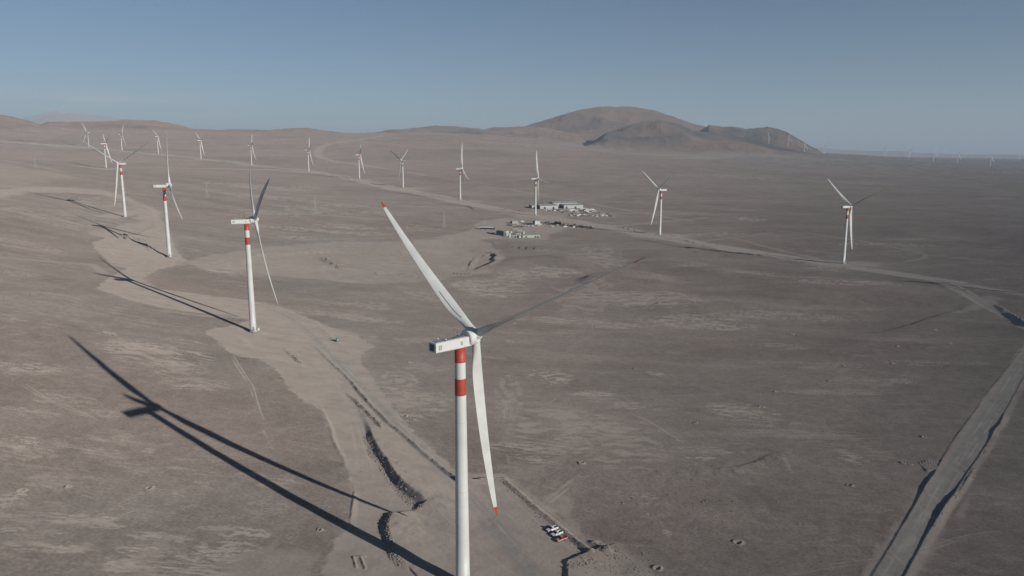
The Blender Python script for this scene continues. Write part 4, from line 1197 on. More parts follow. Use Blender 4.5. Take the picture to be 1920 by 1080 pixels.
# ---------------------------------------------------------------- vehicles
def build_pickup(M, paint, roof_rack=False, stripe=None):
    """length 5.3 m along +Y (front), width 1.85 m"""
    root = bpy.data.objects.new('pickup_truck', None); COL.objects.link(root)
    bm = bmesh.new()
    # lower body side profile skinned across the width, with a rounded shoulder
    prof = [(-2.62, 0.52), (-2.66, 0.75), (-2.62, 1.02), (-0.55, 1.06), (0.95, 1.08), (2.2, 1.02), (2.55, 0.92), (2.66, 0.70), (2.6, 0.45), (1.9, 0.40), (-1.9, 0.42)]
    xs = [(-0.93, 0.0, 0.96), (-0.86, 0.06, 1.0), (0.86, 0.06, 1.0), (0.93, 0.0, 0.96)]
    rows = []
    for x, dz, s in xs:
        rows.append([(x, y * (1 if s == 1.0 else 0.985), z - (0.06 if s < 1 and z > 0.9 else 0)) for y, z in prof])
    rings(bm, rows)
    bmesh.ops.recalc_face_normals(bm, faces=bm.faces)
    # wheel arches read as dark wells
    body = link_mesh('body', bm, paint, root)
    bm = bmesh.new()
    # cab: glass house with pillars
    lo = [(-0.82, -0.62), (0.82, -0.62), (0.84, 1.15), (-0.84, 1.15)]
    hi = [(-0.66, -0.45), (0.66, -0.45), (0.66, 0.45), (-0.66, 0.45)]
    rings(bm, [[(x, y, 1.0) for x, y in lo], [(x * 1.0, y, 1.42 + 0.0) for x, y in [(-0.76, -0.56), (0.76, -0.56), (0.76, 0.82), (-0.76, 0.82)]],
               [(x, y, 1.76) for x, y in hi], [(x * 0.9, y * 0.92, 1.81) for x, y in hi]])
    bmesh.ops.recalc_face_normals(bm, faces=bm.faces)
    cab = link_mesh('cab', bm, paint, root)
    bm = bmesh.new()
    def pane(pts):
        vs = [bm.verts.new(p) for p in pts]
        bm.faces.new(vs)
    pane([(-0.74, 1.10, 1.10), (0.74, 1.10, 1.10), (0.66, 0.50, 1.72), (-0.66, 0.50, 1.72)])
    link_mesh('windscreen', bm, M['glass'], cab)
    for v in cab.children[-1].data.vertices:
        v.co.y += 0.06; v.co.z += 0.06
    bm = bmesh.new()
    for sx in (1, -1):
        for (a, b, c, d) in ((0.78, 0.12, 0.40, 0.10), (0.06, -0.5, 0.02, -0.42)):
            box(bm, (sx * 0.755, (a + b) / 2, 1.42), (0.05, a - b, 0.42), 0, 0, Matrix.Rotation(sx * R_(-12), 4, 'Y'))
    link_mesh('side_windows', bm, M['glass'], cab)
    bm = bmesh.new()
    box(bm, (0, -0.60, 1.42), (1.2, 0.05, 0.4))
    link_mesh('rear_window', bm, M['glass'], cab)
    bm = bmesh.new()
    box(bm, (0, -1.62, 1.075), (1.46, 1.72, 0.03))
    link_mesh('cargo_bed', bm, M['dark'], root)
    bm = bmesh.new()
    for x in (-0.86, 0.86):
        box(bm, (x, -1.62, 1.15), (0.1, 1.95, 0.22), 0, 0.03)
    box(bm, (0, -2.58, 1.15), (1.8, 0.08, 0.22), 0, 0.03)
    link_mesh('bed_rails', bm, paint, root)
    for sx in (-0.6, 0.6):
        bm = bmesh.new(); box(bm, (sx, 2.6, 0.82), (0.42, 0.12, 0.18), 0, 0.03); link_mesh('headlight', bm, M['lamp'], root)
        bm = bmesh.new(); box(bm, (sx * 1.36, -2.64, 0.9), (0.14, 0.08, 0.3), 0, 0.02); link_mesh('tail_light', bm, M['red'], root)
    bm = bmesh.new(); box(bm, (0, 2.66, 0.55), (1.7, 0.12, 0.24), 0, 0.04); box(bm, (0, 2.64, 0.82), (0.7, 0.06, 0.2), 0, 0.02)
    link_mesh('front_bumper', bm, M['dark'], root)
    for x in (-0.82, 0.82):
        for y in (-1.6, 1.62):
            bm = bmesh.new()
            cyl(bm, 0.39, 0.39, x - 0.13, x + 0.13, 20, 'X', (y, 0.39))
            w = link_mesh('wheel', bm, M['tyre'], root)
            bm = bmesh.new()
            cyl(bm, 0.22, 0.2, x - 0.15, x + 0.15, 12, 'X', (y, 0.39))
            link_mesh('rim', bm, M['grey'], w)
    if stripe:
        bm = bmesh.new()
        box(bm, (0.945, 0, 0.86), (0.02, 4.9, 0.16)); box(bm, (-0.945, 0, 0.86), (0.02, 4.9, 0.16))
        box(bm, (0, 1.72, 1.065), (0.5, 1.0, 0.02)); box(bm, (0, 0, 1.82), (0.3, 0.8, 0.03))
        link_mesh('stripes', bm, stripe, root)
        bm = bmesh.new()
        for y in (-0.75, -2.4):
            for x in (-0.8, 0.8): bar(bm, (x, y, 1.1), (x, y, 1.95), 0.08)
            bar(bm, (-0.8, y, 1.95), (0.8, y, 1.95), 0.08)
        for x in (-0.8, 0.8): bar(bm, (x, -2.4, 1.95), (x, 0.6, 1.95), 0.08)
        link_mesh('roll_bar', bm, M['red'], root)
    return root


def build_lorry(M, paint, load):
    root = bpy.data.objects.new('lorry', None); COL.objects.link(root)
    bm = bmesh.new()
    rows = [[(x, y, z) for y, z in ((2.0, 0.7), (4.2, 0.7), (4.25, 1.6), (4.0, 2.9), (2.2, 3.0), (2.0, 2.8))] for x in (-1.2, 1.2)]
    rings(bm, rows); bmesh.ops.recalc_face_normals(bm, faces=bm.faces)
    cab = link_mesh('cab', bm, paint, root)
    bm = bmesh.new(); box(bm, (0, 4.14, 2.3), (2.1, 0.08, 0.8), 0, 0, Matrix.Rotation(R_(10), 4, 'X')); link_mesh('windscreen', bm, M['glass'], cab)
    bm = bmesh.new(); box(bm, (0, -0.8, 1.05), (2.2, 8.4, 0.3)); link_mesh('chassis', bm, M['dark'], root)
    bm = bmesh.new()
    box(bm, (0, -1.5, 1.3), (2.5, 6.8, 0.15))
    for s in (-1.2, 1.2): box(bm, (s, -1.5, 2.0), (0.1, 6.8, 1.3))
    for s in (-4.9, 1.9): box(bm, (0, s, 2.0), (2.3, 0.1, 1.3))
    link_mesh('load_bed', bm, load, root)
    for y in (3.1, -2.4, -3.6):
        for x in (-1.0, 1.0):
            bm = bmesh.new(); cyl(bm, 0.52, 0.52, x - 0.2, x + 0.2, 16, 'X', (y, 0.52)); link_mesh('wheel', bm, M['tyre'], root)
    return root


# ---------------------------------------------------------------- work yards
def build_container(M, m, length=12.2):
    root = bpy.data.objects.new('shipping_container', None); COL.objects.link(root)
    bm = bmesh.new()
    n = int(length / 0.8)
    ring_lo, ring_hi = [], []
    for s, x in ((1, 1.22), (-1, -1.22)):
        for k in range(n + 1):
            y = -length / 2 + length * k / n
            if s < 0: y = -y
            ring_lo.append((x - s * (0.05 if k % 2 else 0), y, 0.12)); ring_hi.append((x - s * (0.05 if k % 2 else 0), y, 2.55))
    rings(bm, [ring_lo, ring_hi]); bmesh.ops.recalc_face_normals(bm, faces=bm.faces)
    for x in (-1.2, 1.2):
        for z in (0.08, 2.58):
            box(bm, (x, 0, z), (0.14, length + 0.06, 0.14))
    link_mesh('walls', bm, m, root)
    for x in (-0.6, 0.6):
        bm = bmesh.new(); box(bm, (x, length / 2 + 0.05, 1.33), (1.12, 0.08, 2.3)); bar(bm, (x, length / 2 + 0.12, 0.3), (x, length / 2 + 0.12, 2.4), 0.06)
        link_mesh('door', bm, m, root)
    return root


def build_cabin(M, m, L=8.0, Wd=3.0, H=2.9, roofm=None):
    root = bpy.data.objects.new('site_cabin', None); COL.objects.link(root)
    bm = bmesh.new(); box(bm, (0, 0, H / 2 + 0.15), (L, Wd, H)); link_mesh('walls', bm, m, root)
    bm = bmesh.new(); box(bm, (0, 0, H + 0.27), (L + 0.4, Wd + 0.4, 0.22), 0, 0.05); link_mesh('roof', bm, roofm or m, root)
    for k in range(3):
        bm = bmesh.new(); x = -L / 2 + L * (k + 0.5) / 3
        if k == 1:
            box(bm, (x, -Wd / 2 - 0.02, 1.2), (0.95, 0.08, 2.1)); link_mesh('door', bm, M['grey'], root)
        else:
            box(bm, (x, -Wd / 2 - 0.02, 1.8), (1.3, 0.08, 1.0)); link_mesh('window', bm, M['glass'], root)
    return root


def build_shed(M, name, L, D, H, rise, wall, roof, doors=(), open_end=False):
    """long building, front along -Y, ridge along X"""
    root = bpy.data.objects.new(name, None); COL.objects.link(root)
    bm = bmesh.new()
    rows = [[(x, -D / 2, 0), (x, D / 2, 0), (x, D / 2, H), (x, 0, H + rise), (x, -D / 2, H)] for x in (-L / 2, L / 2)]
    rings(bm, rows)
    bmesh.ops.recalc_face_normals(bm, faces=bm.faces)
    n = max(2, int(L / 8))
    for k in range(n + 1):
        box(bm, (-L / 2 + L * k / n, -D / 2 - 0.06, H / 2), (0.3, 0.15, H))
    link_mesh('walls', bm, wall, root)
    bm = bmesh.new()
    sl = math.hypot(D / 2, rise)
    for s in (-1, 1):
        box(bm, (0, s * D / 4, H + rise / 2 + 0.15), (L + 0.8, sl + 0.5, 0.12), 0, 0, Matrix.Rotation(-s * math.atan2(rise, D / 2), 4, 'X'))
    for k in range(n):
        box(bm, (-L / 2 + L * (k + 0.5) / n, 0, H + rise + 0.25), (1.2, 1.2, 0.5))
    link_mesh('roof', bm, roof, root)
    for (x, w, h) in doors:
        bm = bmesh.new(); box(bm, (x, -D / 2 - 0.14, h / 2), (w, 0.1, h)); link_mesh('door', bm, M['dark'], root)
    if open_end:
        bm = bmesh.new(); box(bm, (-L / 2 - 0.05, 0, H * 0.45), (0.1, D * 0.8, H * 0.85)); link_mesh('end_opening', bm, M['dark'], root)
    return root


def build_carport(M, L=30, D=7, H=4.2):
    root = bpy.data.objects.new('carport', None); COL.objects.link(root)
    bm = bmesh.new(); box(bm, (0, 0, H), (L, D, 0.25), 0, 0, Matrix.Rotation(R_(10), 4, 'X')); box(bm, (0, -D / 2, H - 0.75), (L, 0.14, 1.5)); link_mesh('roof', bm, M['whitewall'], root)
    for k in range(7):
        for y in (-D / 2 + 0.5, D / 2 - 0.5):
            bm = bmesh.new(); bar(bm, (-L / 2 + 0.5 + (L - 1) * k / 6, y, 0), (-L / 2 + 0.5 + (L - 1) * k / 6, y, H - 0.1), 0.25); link_mesh('post', bm, M['dark'], root)
    bm = bmesh.new(); box(bm, (0, D / 2 - 0.2, H * 0.42), (L, 0.12, H * 0.75)); link_mesh('back_wall', bm, M['dark'], root)
    return root


def build_tank(M, r=2.2, h=8.0):
    root = bpy.data.objects.new('storage_tank', None); COL.objects.link(root)
    bm = bmesh.new()
    rings(bm, [circle(r, 0, 24), circle(r, h, 24), circle(r * 0.7, h + 0.5, 24), circle(0.2, h + 0.75, 24)], [0, 0, 0]); link_mesh('shell', bm, M['whitewall'], root)
    bm = bmesh.new()
    for y in (-0.25, 0.25): bar(bm, (r + 0.2, y, 0), (r + 0.2, y, h + 0.6), 0.06)
    for k in range(16): bar(bm, (r + 0.2, -0.25, 0.5 * k + 0.3), (r + 0.2, 0.25, 0.5 * k + 0.3), 0.05)
    link_mesh('ladder', bm, M['grey'], root)
    return root


def build_rack(M, m):
    """open steel frame with gear in it"""
    root = bpy.data.objects.new('equipment_skid', None); COL.objects.link(root)
    bm = bmesh.new()
    for x in (-3, 0, 3):
        for y in (-1.3, 1.3): bar(bm, (x, y, 0), (x, y, 3.2), 0.25)
    for z in (0.3, 3.2):
        for y in (-1.3, 1.3): bar(bm, (-3, y, z), (3, y, z), 0.25)
        for x in (-3, 0, 3): bar(bm, (x, -1.3, z), (x, 1.3, z), 0.25)
    link_mesh('frame', bm, m, root)
    bm = bmesh.new(); cyl(bm, 0.9, 0.9, -2.6, 0.6, 14, 'X', (0, 1.3)); box(bm, (1.8, 0, 1.2), (1.6, 1.8, 1.7), 0, 0.1)
    link_mesh('machinery', bm, M['dark'], root)
    return root


def build_pylon(M, H=36):
    bm = bmesh.new()
    def w(z): return np.interp(z, [0, H * 0.62, H], [3.2, 0.9, 0.5])
    zs = np.linspace(0, H, 10)
    for sx in (-1, 1):
        for sy in (-1, 1):
            for a, b in zip(zs[:-1], zs[1:]): bar(bm, (sx * w(a), sy * w(a), a), (sx * w(b), sy * w(b), b), 0.16)
    for a, b in zip(zs[:-1], zs[1:]):
        for s in (-1, 1):
            bar(bm, (-w(a), s * w(a), a), (w(b), s * w(b), b), 0.1); bar(bm, (w(a), s * w(a), a), (-w(b), s * w(b), b), 0.16)
            bar(bm, (s * w(a), -w(a), a), (s * w(b), w(b), b), 0.10)
    root = bpy.data.objects.new('power_pylon', None); COL.objects.link(root)
    link_mesh('lattice_tower', bm, M['galv'], root)
    for z, l in ((H * 0.66, 6), (H * 0.79, 5), (H * 0.92, 4)):
        bm = bmesh.new(); bar(bm, (-l, 0, z), (l, 0, z), 0.3); bar(bm, (-l, 0, z), (0, 0, z + 1.6), 0.1); bar(bm, (l, 0, z), (0, 0, z + 1.6), 0.16)
        for s in (-l, l): bar(bm, (s, 0, z), (s, 0, z - 2.4), 0.22)
        link_mesh('crossarm', bm, M['galv'], root)
    return root


def build_rubble(M):
    """broken rock tipped along the banks: one object of loose stones"""
    rng = np.random.default_rng(8)
    phi = (1 + 5 ** 0.5) / 2
    V0 = np.array([(-1, phi, 0), (1, phi, 0), (-1, -phi, 0), (1, -phi, 0), (0, -1, phi), (0, 1, phi), (0, -1, -phi), (0, 1, -phi), (phi, 0, -1), (phi, 0, 1), (-phi, 0, -1), (-phi, 0, 1)]) / 1.9
    F0 = np.array([(0, 11, 5), (0, 5, 1), (0, 1, 7), (0, 7, 10), (0, 10, 11), (1, 5, 9), (5, 11, 4), (11, 10, 2), (10, 7, 6), (7, 1, 8), (3, 9, 4), (3, 4, 2), (3, 2, 6), (3, 6, 8), (3, 8, 9), (4, 9, 5), (2, 4, 11), (6, 2, 10), (8, 6, 7), (9, 8, 1)])
    vs, fs, n = [], [], 0
    spots = [
        ([(692, 818), (702, 850), (722, 872), (744, 905), (765, 930), (785, 948), (797, 952)], 2.0, 1300, 0.10, 0.42, 1.5),
        ([(735, 968), (727, 990), (732, 1015), (745, 1042), (760, 1060)], 2.0, 600, 0.10, 0.42, 1.3),
        ([(655, 742), (672, 758), (692, 782), (716, 803)], 2.4, 380, 0.12, 0.36, 0),
        ([(690, 770), (700, 795), (715, 806)], 2.6, 160, 0.14, 0.4, 0),
        ([(1125, 1022), (1145, 1035), (1160, 1050)], 4.0, 190, 0.10, 0.40, 0), ([(1100, 1060), (1160, 1070), (1210, 1078)], 7.0, 150, 0.10, 0.34, 0),
        ([(1060, 1060), (1090, 1066), (1110, 1050)], 3.0, 120, 0.12, 0.4, 0), ([(1140, 1030), (1180, 1045), (1240, 1075)], 8.0, 70, 0.12, 0.42, 0),
        ([(532, 654), (550, 668), (566, 683)], 2.0, 110, 0.2, 0.6, 0), ([(672, 630), (688, 640), (700, 652)], 4, 26, 0.25, 0.7, 0),
        ([(602, 480), (612, 487), (632, 497), (642, 502)], 6, 130, 0.5, 1.4, 0), ([(690, 510), (760, 510), (850, 506)], 9, 60, 0.4, 1.3, 0),
        ([(262, 448), (275, 460), (286, 471)], 5, 60, 0.5, 1.2, 0), ([(234, 443), (242, 452)], 3.5, 25, 0.8, 1.8, 0),
        ([(945, 897), (1005, 948), (1108, 1033)], 2.6, 260, 0.1, 0.34, 2.2), ([(600, 655), (700, 762), (860, 897)], 2.2, 260, 0.1, 0.32, 2.0), ([(866, 903), (942, 898)], 2.0, 120, 0.12, 0.35, 0),
        ([(1730, 1000), (1790, 925), (1870, 800)], 1.3, 120, 0.15, 0.5, 2.0), ([(1200, 900), (1350, 950), (1450, 1000)], 50, 130, 0.18, 0.4, 0),
        ([(1300, 930), (1330, 935)], 10, 20, 0.2, 0.5, 0), ([(1560, 940), (1700, 900)], 40, 30, 0.2, 0.45, 0), ([(1480, 900), (1600, 1000)], 40, 40, 0.2, 0.4, 0), ([(200, 860), (330, 900)], 30, 30, 0.15, 0.3, 0),
        ([(660, 870), (690, 940)], 8, 20, 0.12, 0.3, 0), ([(470, 600), (500, 625)], 8, 12, 0.2, 0.5, 0), ([(280, 490), (300, 495)], 8, 14, 0.4, 1.0, 0)]
    for pts, spread, cnt, s0, s1, shift in spots:
        P, _, s = resample(G(pts), [], 0.5)
        nrm = np.gradient(P, axis=0); nrm /= np.linalg.norm(nrm, axis=1)[:, None] + 1e-9
        nrm = np.column_stack([nrm[:, 1], -nrm[:, 0]])
        for _ in range(cnt):
            k = rng.integers(0, len(P))
            x, y = P[k] + nrm[k] * (shift * (-1 if shift < 0 and False else 1) + rng.normal(0, spread * 0.5)) + rng.normal(0, 0.4, 2)
            r = s0 + (s1 - s0) * rng.random() ** 2.2
            q = rng.normal(size=(3, 3)); q, _r = np.linalg.qr(q)
            v = (V0 * (1 + 0.3 * rng.normal(size=(12, 1)))) * (r * rng.uniform(0.7, 1.3, 3))
            v = v @ q.T
            v[:, 2] *= 0.75
            v += (x, y, HZ(x, y) + r * 0.1)
            vs.append(v); fs.append(F0 + n); n += 12
    me = bpy.data.meshes.new('rubble')
    me.from_pydata(np.concatenate(vs).tolist(), [], np.concatenate(fs).tolist())
    me.materials.append(M['rock'])
    o = bpy.data.objects.new('rubble', me); COL.objects.link(o)
    tag(o, 'loose broken rock strewn along the earth banks', 'rubble', None, 'stuff')


def put(root, u, v, yaw, label, cat, group=None, dz=0.0):
    x, y, z = at(u, v)
    root.location = (x, y, z + dz); root.rotation_euler = (0, 0, -R_(yaw))
    root.empty_display_size = 0.5
    return tag(root, label, cat, group)


def again(root, u, v, yaw, label, group=None):
    x, y, z = at(u, v)
    return copy_thing(root, (x, y, z), yaw, label, group)


def build_yards(M):
    # upper yard: long warehouses, rows of containers and parked lorries
    put(build_shed(M, 'warehouse', 50, 46, 8.5, 3, M['palewall'], M['paleroof'], ((12, 5, 5), (-12, 5, 5)), True), 1025, 390.6, -14,
        'long pale warehouse behind the foot of a wind turbine', 'warehouse', 'pale warehouses of the upper yard')
    put(build_shed(M, 'warehouse', 54, 46, 8.5, 3, M['palewall'], M['paleroof'], ((-20, 5, 5), (5, 5, 5)), True), 1070.5, 389.6, -14,
        'long pale warehouse at the right end of the upper yard', 'warehouse', 'pale warehouses of the upper yard')
    put(build_shed(M, 'warehouse', 70, 40, 9, 3, M['palewall'], M['paleroof'], (), False), 1056, 385.6, -14,
        'pale warehouse roof showing behind the two long warehouses', 'warehouse', 'pale warehouses of the upper yard')
    put(build_shed(M, 'warehouse', 16, 30, 7, 2, M['palewall'], M['paleroof'], ((2, 4, 4),), True), 1000, 389.5, -14,
        'short pale store with dark end, left of the turbine tower', 'warehouse', 'pale warehouses of the upper yard')
    cw = build_container(M, M['whitewall'], 7.5); cg = build_container(M, M['greywall'], 6.1); ct = build_container(M, M['rust'], 6.1); cb = build_container(M, M['blue'], 6.1)
    labs = {0: ('white shipping container in the open rows before the long warehouses', 'white containers of the upper yard'),
            1: ('grey shipping container in the open rows before the long warehouses', 'grey containers of the upper yard'),
            2: ('brown shipping container in the open rows before the long warehouses', 'brown containers of the upper yard'),
            3: ('dark blue shipping container in the open rows before the long warehouses', 'blue containers of the upper yard')}
    used = set()
    spots = [(1022, 394.5, 80, 0), (1030, 394, 78, 0), (1037, 395.2, 70, 3), (1041, 395.8, 85, 0), (1046, 396, 20, 2), (1057, 396.2, 60, 0), (1063, 395.2, 84, 0), (1066, 396.2, 80, 0),
             (1072, 395, 80, 0), (1076, 394.4, 80, 0), (1080, 396.4, 86, 0), (1087, 395.5, 40, 2), (1090, 392.8, 80, 0), (1096, 392.2, 80, 0), (1101, 393.6, 75, 0), (1098, 395.6, 80, 0), (1106, 394.6, 84, 0),
             (1112, 394, 80, 0), (1078, 399, 70, 2), (1084, 398.2, 80, 1), (1090, 397.6, 20, 3), (1096, 398, 80, 2), (1102, 397.4, 80, 0), (1108, 397.6, 40, 2), (1116, 396.2, 80, 1), (1055, 399, 20, 3),
             (1079, 404, 80, 0), (1084, 404.8, 80, 0), (1088, 404, 80, 0), (1094, 405, 60, 3), (1100, 404.4, 80, 2), (1112, 404.6, 80, 1), (1120, 404.2, 80, 1), (1126, 404.5, 15, 0), (1133, 404.2, 80, 0), (1072, 401.8, 40, 3), (1146, 406, 10, 3)]
    rng = random.Random(12)
    for _ in range(70):
        if rng.random() < 0.6:
            u = rng.uniform(1024, 1118); v = 395.2 + (u - 1024) * -0.012 + rng.uniform(-1.2, 3.6) * (1 if u > 1050 else 0.5)
        else:
            u = rng.uniform(1070, 1144); v = rng.uniform(402.6, 406.2)
        spots.append((u, v, rng.choice([80, 80, 76, 84, 10, 40]), rng.choice([0, 0, 1, 1, 2, 2, 3, 3])))
    for (u, v, yaw, k) in spots:
        o = (cw, cg, ct, cb)[k]
        if k not in used:
            used.add(k); put(o, u, v, yaw, labs[k][0], 'container', labs[k][1])
        else:
            again(o, u, v, yaw, *labs[k])
    lo = put(build_lorry(M, M['whitewall'], M['greywall']), 1052, 396.8, 60, 'white lorry parked among the containers below the warehouses', 'lorry', 'lorries of the upper yard')
    again(lo, 1115, 399.4, 100, lo['label'], lo['group']); again(lo, 1105, 400.2, 70, lo['label'], lo['group'])
    ld = put(build_lorry(M, M['dark'], M['rust']), 1092, 401.2, 80, 'dark lorry with brown bed in the lower container rows', 'lorry', 'dark lorries of the upper yard')
    again(ld, 1122, 399.8, 60, ld['label'], ld['group']); again(ld, 1138, 402.6, 110, ld['label'], ld['group']); again(ld, 1100, 399.4, 90, ld['label'], ld['group'])
    # lower yard
    put(build_carport(M, 31, 9, 5.2), 913, 430.3, 104, 'white-roofed carport on dark posts at the left end of the lower yard', 'carport')
    bpy.data.objects['carport'].rotation_euler = (0, 0, R_(-14))
    put(build_shed(M, 'workshop', 11, 20, 9, 1.2, M['greenwall'], M['greenroof'], ((0, 4, 5),), False), 941, 442.0, -48, 'dark green-grey workshop with its long side in shade, lower yard', 'workshop')
    put(build_cabin(M, M['palegreen'], 8, 5, 9.2, M['palegreen']), 950, 442.6, -20, 'tall pale green block attached beside the dark workshop', 'building')
    put(build_tank(M, 2.0, 7.5), 955.5, 446.5, 0, 'white upright storage tank before the workshop', 'tank')
    put(build_shed(M, 'long_shed', 33, 9, 4.6, 1.2, M['palegreen'], M['greenroof'], ((-10, 3, 3), (8, 3, 3), (13, 3, 3))), 995, 445.0, -12, 'long low pale green shed at the right of the lower yard', 'shed')
    c1 = put(build_cabin(M, M['whitewall'], 9, 3.2, 3.2), 966, 431.4, 12, 'white site cabin at the back of the lower yard', 'site cabin', 'white cabins of the lower yard')
    for u, v, y in ((974, 433.6, 12), (958, 436.6, 80), (979, 436.4, 16), (972, 440.2, 12), (981.5, 438, 80), (973.5, 446, 70), (964.5, 444.2, 12)):
        again(c1, u, v, y, 'white site cabin standing between workshop and long green shed', 'white cabins beside the green shed')
    k1 = put(build_rack(M, M['greywall']), 968, 437.6, 15, 'open steel equipment frame between the white cabins', 'equipment', 'equipment frames of the lower yard')
    for u, v, y in ((976, 438.4, 15), (963, 440.4, 15), (970, 443.6, 30), (921, 439.2, 15), (915, 438.4, 15), (926, 440, 15)):
        again(k1, u, v, y, k1['label'] if u > 950 else 'open steel equipment frame left of the dark workshop', k1['group'])
    v1 = put(build_pickup(M, M['carwhite']), 904, 431.2, 100, 'white pickup parked under the front of the carport', 'pickup', 'white pickups at the carport')
    for u, v in ((907, 431.2), (914, 431.4), (917, 431.5)):
        again(v1, u, v, 100, v1['label'], v1['group'])
    # middle row of the yards
    put(build_shed(M, 'open_shed', 13, 12, 5.5, 1, M['greywall'], M['paleroof'], (), True), 964, 419.2, -20, 'pale open-ended shed, left one of the middle yard row', 'shed')
    put(build_shed(M, 'tall_shed', 12, 12, 8, 1, M['whitewall'], M['paleroof'], (), True), 1006, 420.3, -20, 'tall white shed in the centre of the middle yard row', 'shed')
    put(build_shed(M, 'dark_shed', 10, 14, 5, 1, M['dark'], M['rust'], (), True), 1046, 420.2, -20, 'dark brown shed at the right of the middle yard row', 'shed')
    m1 = again(cb, 953, 423, 85, 'dark blue shipping container in the middle yard row', 'dark containers of the middle row')
    for u, v in ((958, 423.4), (989, 421.2), (994, 421.8), (1024, 418.4), (1028, 417.8), (978, 425.8)):
        again(cb, u, v, 82, m1['label'], m1['group'])
    m2 = again(cg, 992, 424.4, 80, 'grey shipping container in the middle yard row', 'grey containers of the middle row')
    for u, v in ((999, 424.8), (987, 424), (1010, 423.6), (1036, 425.6), (971, 421.4)):
        again(cg, u, v, 78, m2['label'], m2['group'])
    again(cw, 979.5, 415.8, 80, 'white shipping container alone behind the middle yard row', None)
    m3 = again(cw, 1060, 425.6, 80, 'white shipping container at the right of the middle yard row', 'white containers of the middle row')
    for u, v in ((1077, 426.4), (1012, 422)):
        again(cw, u, v, 80, m3['label'], m3['group'])
    m4 = again(ct, 972, 424.8, 70, 'brown shipping container in the middle yard row', 'brown containers of the middle row')
    for u, v, y in ((1032, 420.4, 80), (1057, 421.8, 30), (1064, 422.2, 80), (1067, 424.6, 60), (1086, 424.4, 80), (1093, 425, 40), (1100, 426.8, 90), (1108, 427.2, 70), (1078, 421.8, 85)):
        again(ct, u, v, y, m4['label'], m4['group'])
    rng = random.Random(5)
    for _ in range(34):
        u = rng.uniform(1030, 1112); v = 418.5 + (u - 1030) * 0.1 + rng.uniform(-0.6, 3.2)
        k = rng.randrange(4)
        if k < 2: again(ct, u, v, rng.uniform(0, 180), m4['label'], m4['group'])
        elif k == 2: again(cb, u, v, rng.uniform(0, 180), m1['label'], m1['group'])
        else: again(cg, u, v, rng.uniform(0, 180), m2['label'], m2['group'])
    m5 = again(ld, 1056, 423.2, 80, 'dark lorry in the middle yard row beside the main road', 'dark lorries of the middle row')
    for u, v, y in ((1063, 423.8, 40), (1070, 423.8, 100), (1082, 425.4, 80), (1090, 424, 80), (984, 419.6, 70), (1096, 426, 110), (968, 426, 80)):
        again(ld, u, v, y, m5['label'], m5['group'])
    # slim mast beside the carport
    bm = bmesh.new(); bar(bm, (0, 0, 0), (0, 0, 19), 0.35); box(bm, (0, 0, 19.2), (1.0, 0.5, 0.6)); box(bm, (0, 0, 0.25), (1.2, 1.2, 0.5))
    o = link_mesh('radio_mast', bm, M['galv']); o.location = at(909, 424)
    tag(o, 'slim pale radio mast standing behind the carport', 'mast')


def build_small(M):
    # three vehicles parked side by side at the edge of the near pad
    yaw = 235
    a = put(build_pickup(M, M['carwhite']), 1035.2, 994.6, yaw, 'white pickup parked farthest up the pad edge, left of the other white one', 'pickup', 'vehicles parked on the near pad')
    again(a, 1044.0, 1003.2, yaw, 'white pickup parked in the middle, between the other white one and the red one', 'vehicles parked on the near pad')
    put(build_pickup(M, M['carred'], stripe=M['carwhite']), 1052.6, 1013.2, yaw, 'red pickup with white stripes, lowest of the three parked vehicles', 'pickup', 'vehicles parked on the near pad')
    # pale teal generator box by the second pad
    root = bpy.data.objects.new('generator', None); COL.objects.link(root)
    bm = bmesh.new(); box(bm, (0, 0, 1.25), (2.6, 1.6, 1.9), 0, 0.08); link_mesh('housing', bm, M['teal'], root)
    bm = bmesh.new(); box(bm, (0, 0, 0.15), (3.2, 1.7, 0.2)); link_mesh('skid', bm, M['dark'], root)
    bm = bmesh.new(); cyl(bm, 0.12, 0.12, 2.2, 2.9, 10, c=(1.1, 0)); link_mesh('exhaust', bm, M['dark'], root)
    bm = bmesh.new(); box(bm, (-1.0, -0.97, 1.3), (0.9, 0.05, 1.2)); link_mesh('louvre', bm, M['dark'], root)
    put(root, 633, 642, 130, 'small pale teal generator box beside the gravel road near the second turbine', 'generator')
    # switch kiosks at the feet of the nearer towers
    for i, (u, v, lab) in enumerate(((483, 621, 'small white switch kiosk at the foot of the turbine third from left'), (321.5, 476, 'small grey switch kiosk at the foot of the turbine with an upright blade'))):
        root = bpy.data.objects.new('switch_kiosk', None); COL.objects.link(root)
        bm = bmesh.new(); box(bm, (0, 0, 1.15), (2.6, 2.0, 2.0)); link_mesh('housing', bm, M['whitewall'] if i == 0 else M['greywall'], root)
        bm = bmesh.new(); box(bm, (0, 0, 2.23), (2.9, 2.3, 0.18), 0, 0.04); link_mesh('roof', bm, M['whitewall'], root)
        bm = bmesh.new(); box(bm, (0, -1.02, 1.1), (1.4, 0.06, 1.7)); link_mesh('door', bm, M['grey'], root)
        bm = bmesh.new(); box(bm, (0, 0, 0.07), (3.2, 2.6, 0.2)); link_mesh('plinth', bm, M['concrete'], root)
        put(root, u, v, 30, lab, 'kiosk', None)
    # pylons of a power line crossing the left part of the plain
    P = build_pylon(M)
    ls = [(833, 428, 'faint lattice power pylon nearest the work yards'), (592, 399, 'faint lattice power pylon in the middle of the line, left of the nearest rotor'), (389, 373, 'faint lattice power pylon right of the turbine with an upright blade'),
          (67, 316, 'faint lattice power pylon at the far left of the plain')]
    for i, (u, v, lab) in enumerate(ls):
        if i == 0: put(P, u, v, 25, lab, 'pylon', 'pylons of the power line')
        else: again(P, u, v, 25, lab, 'pylons of the power line')


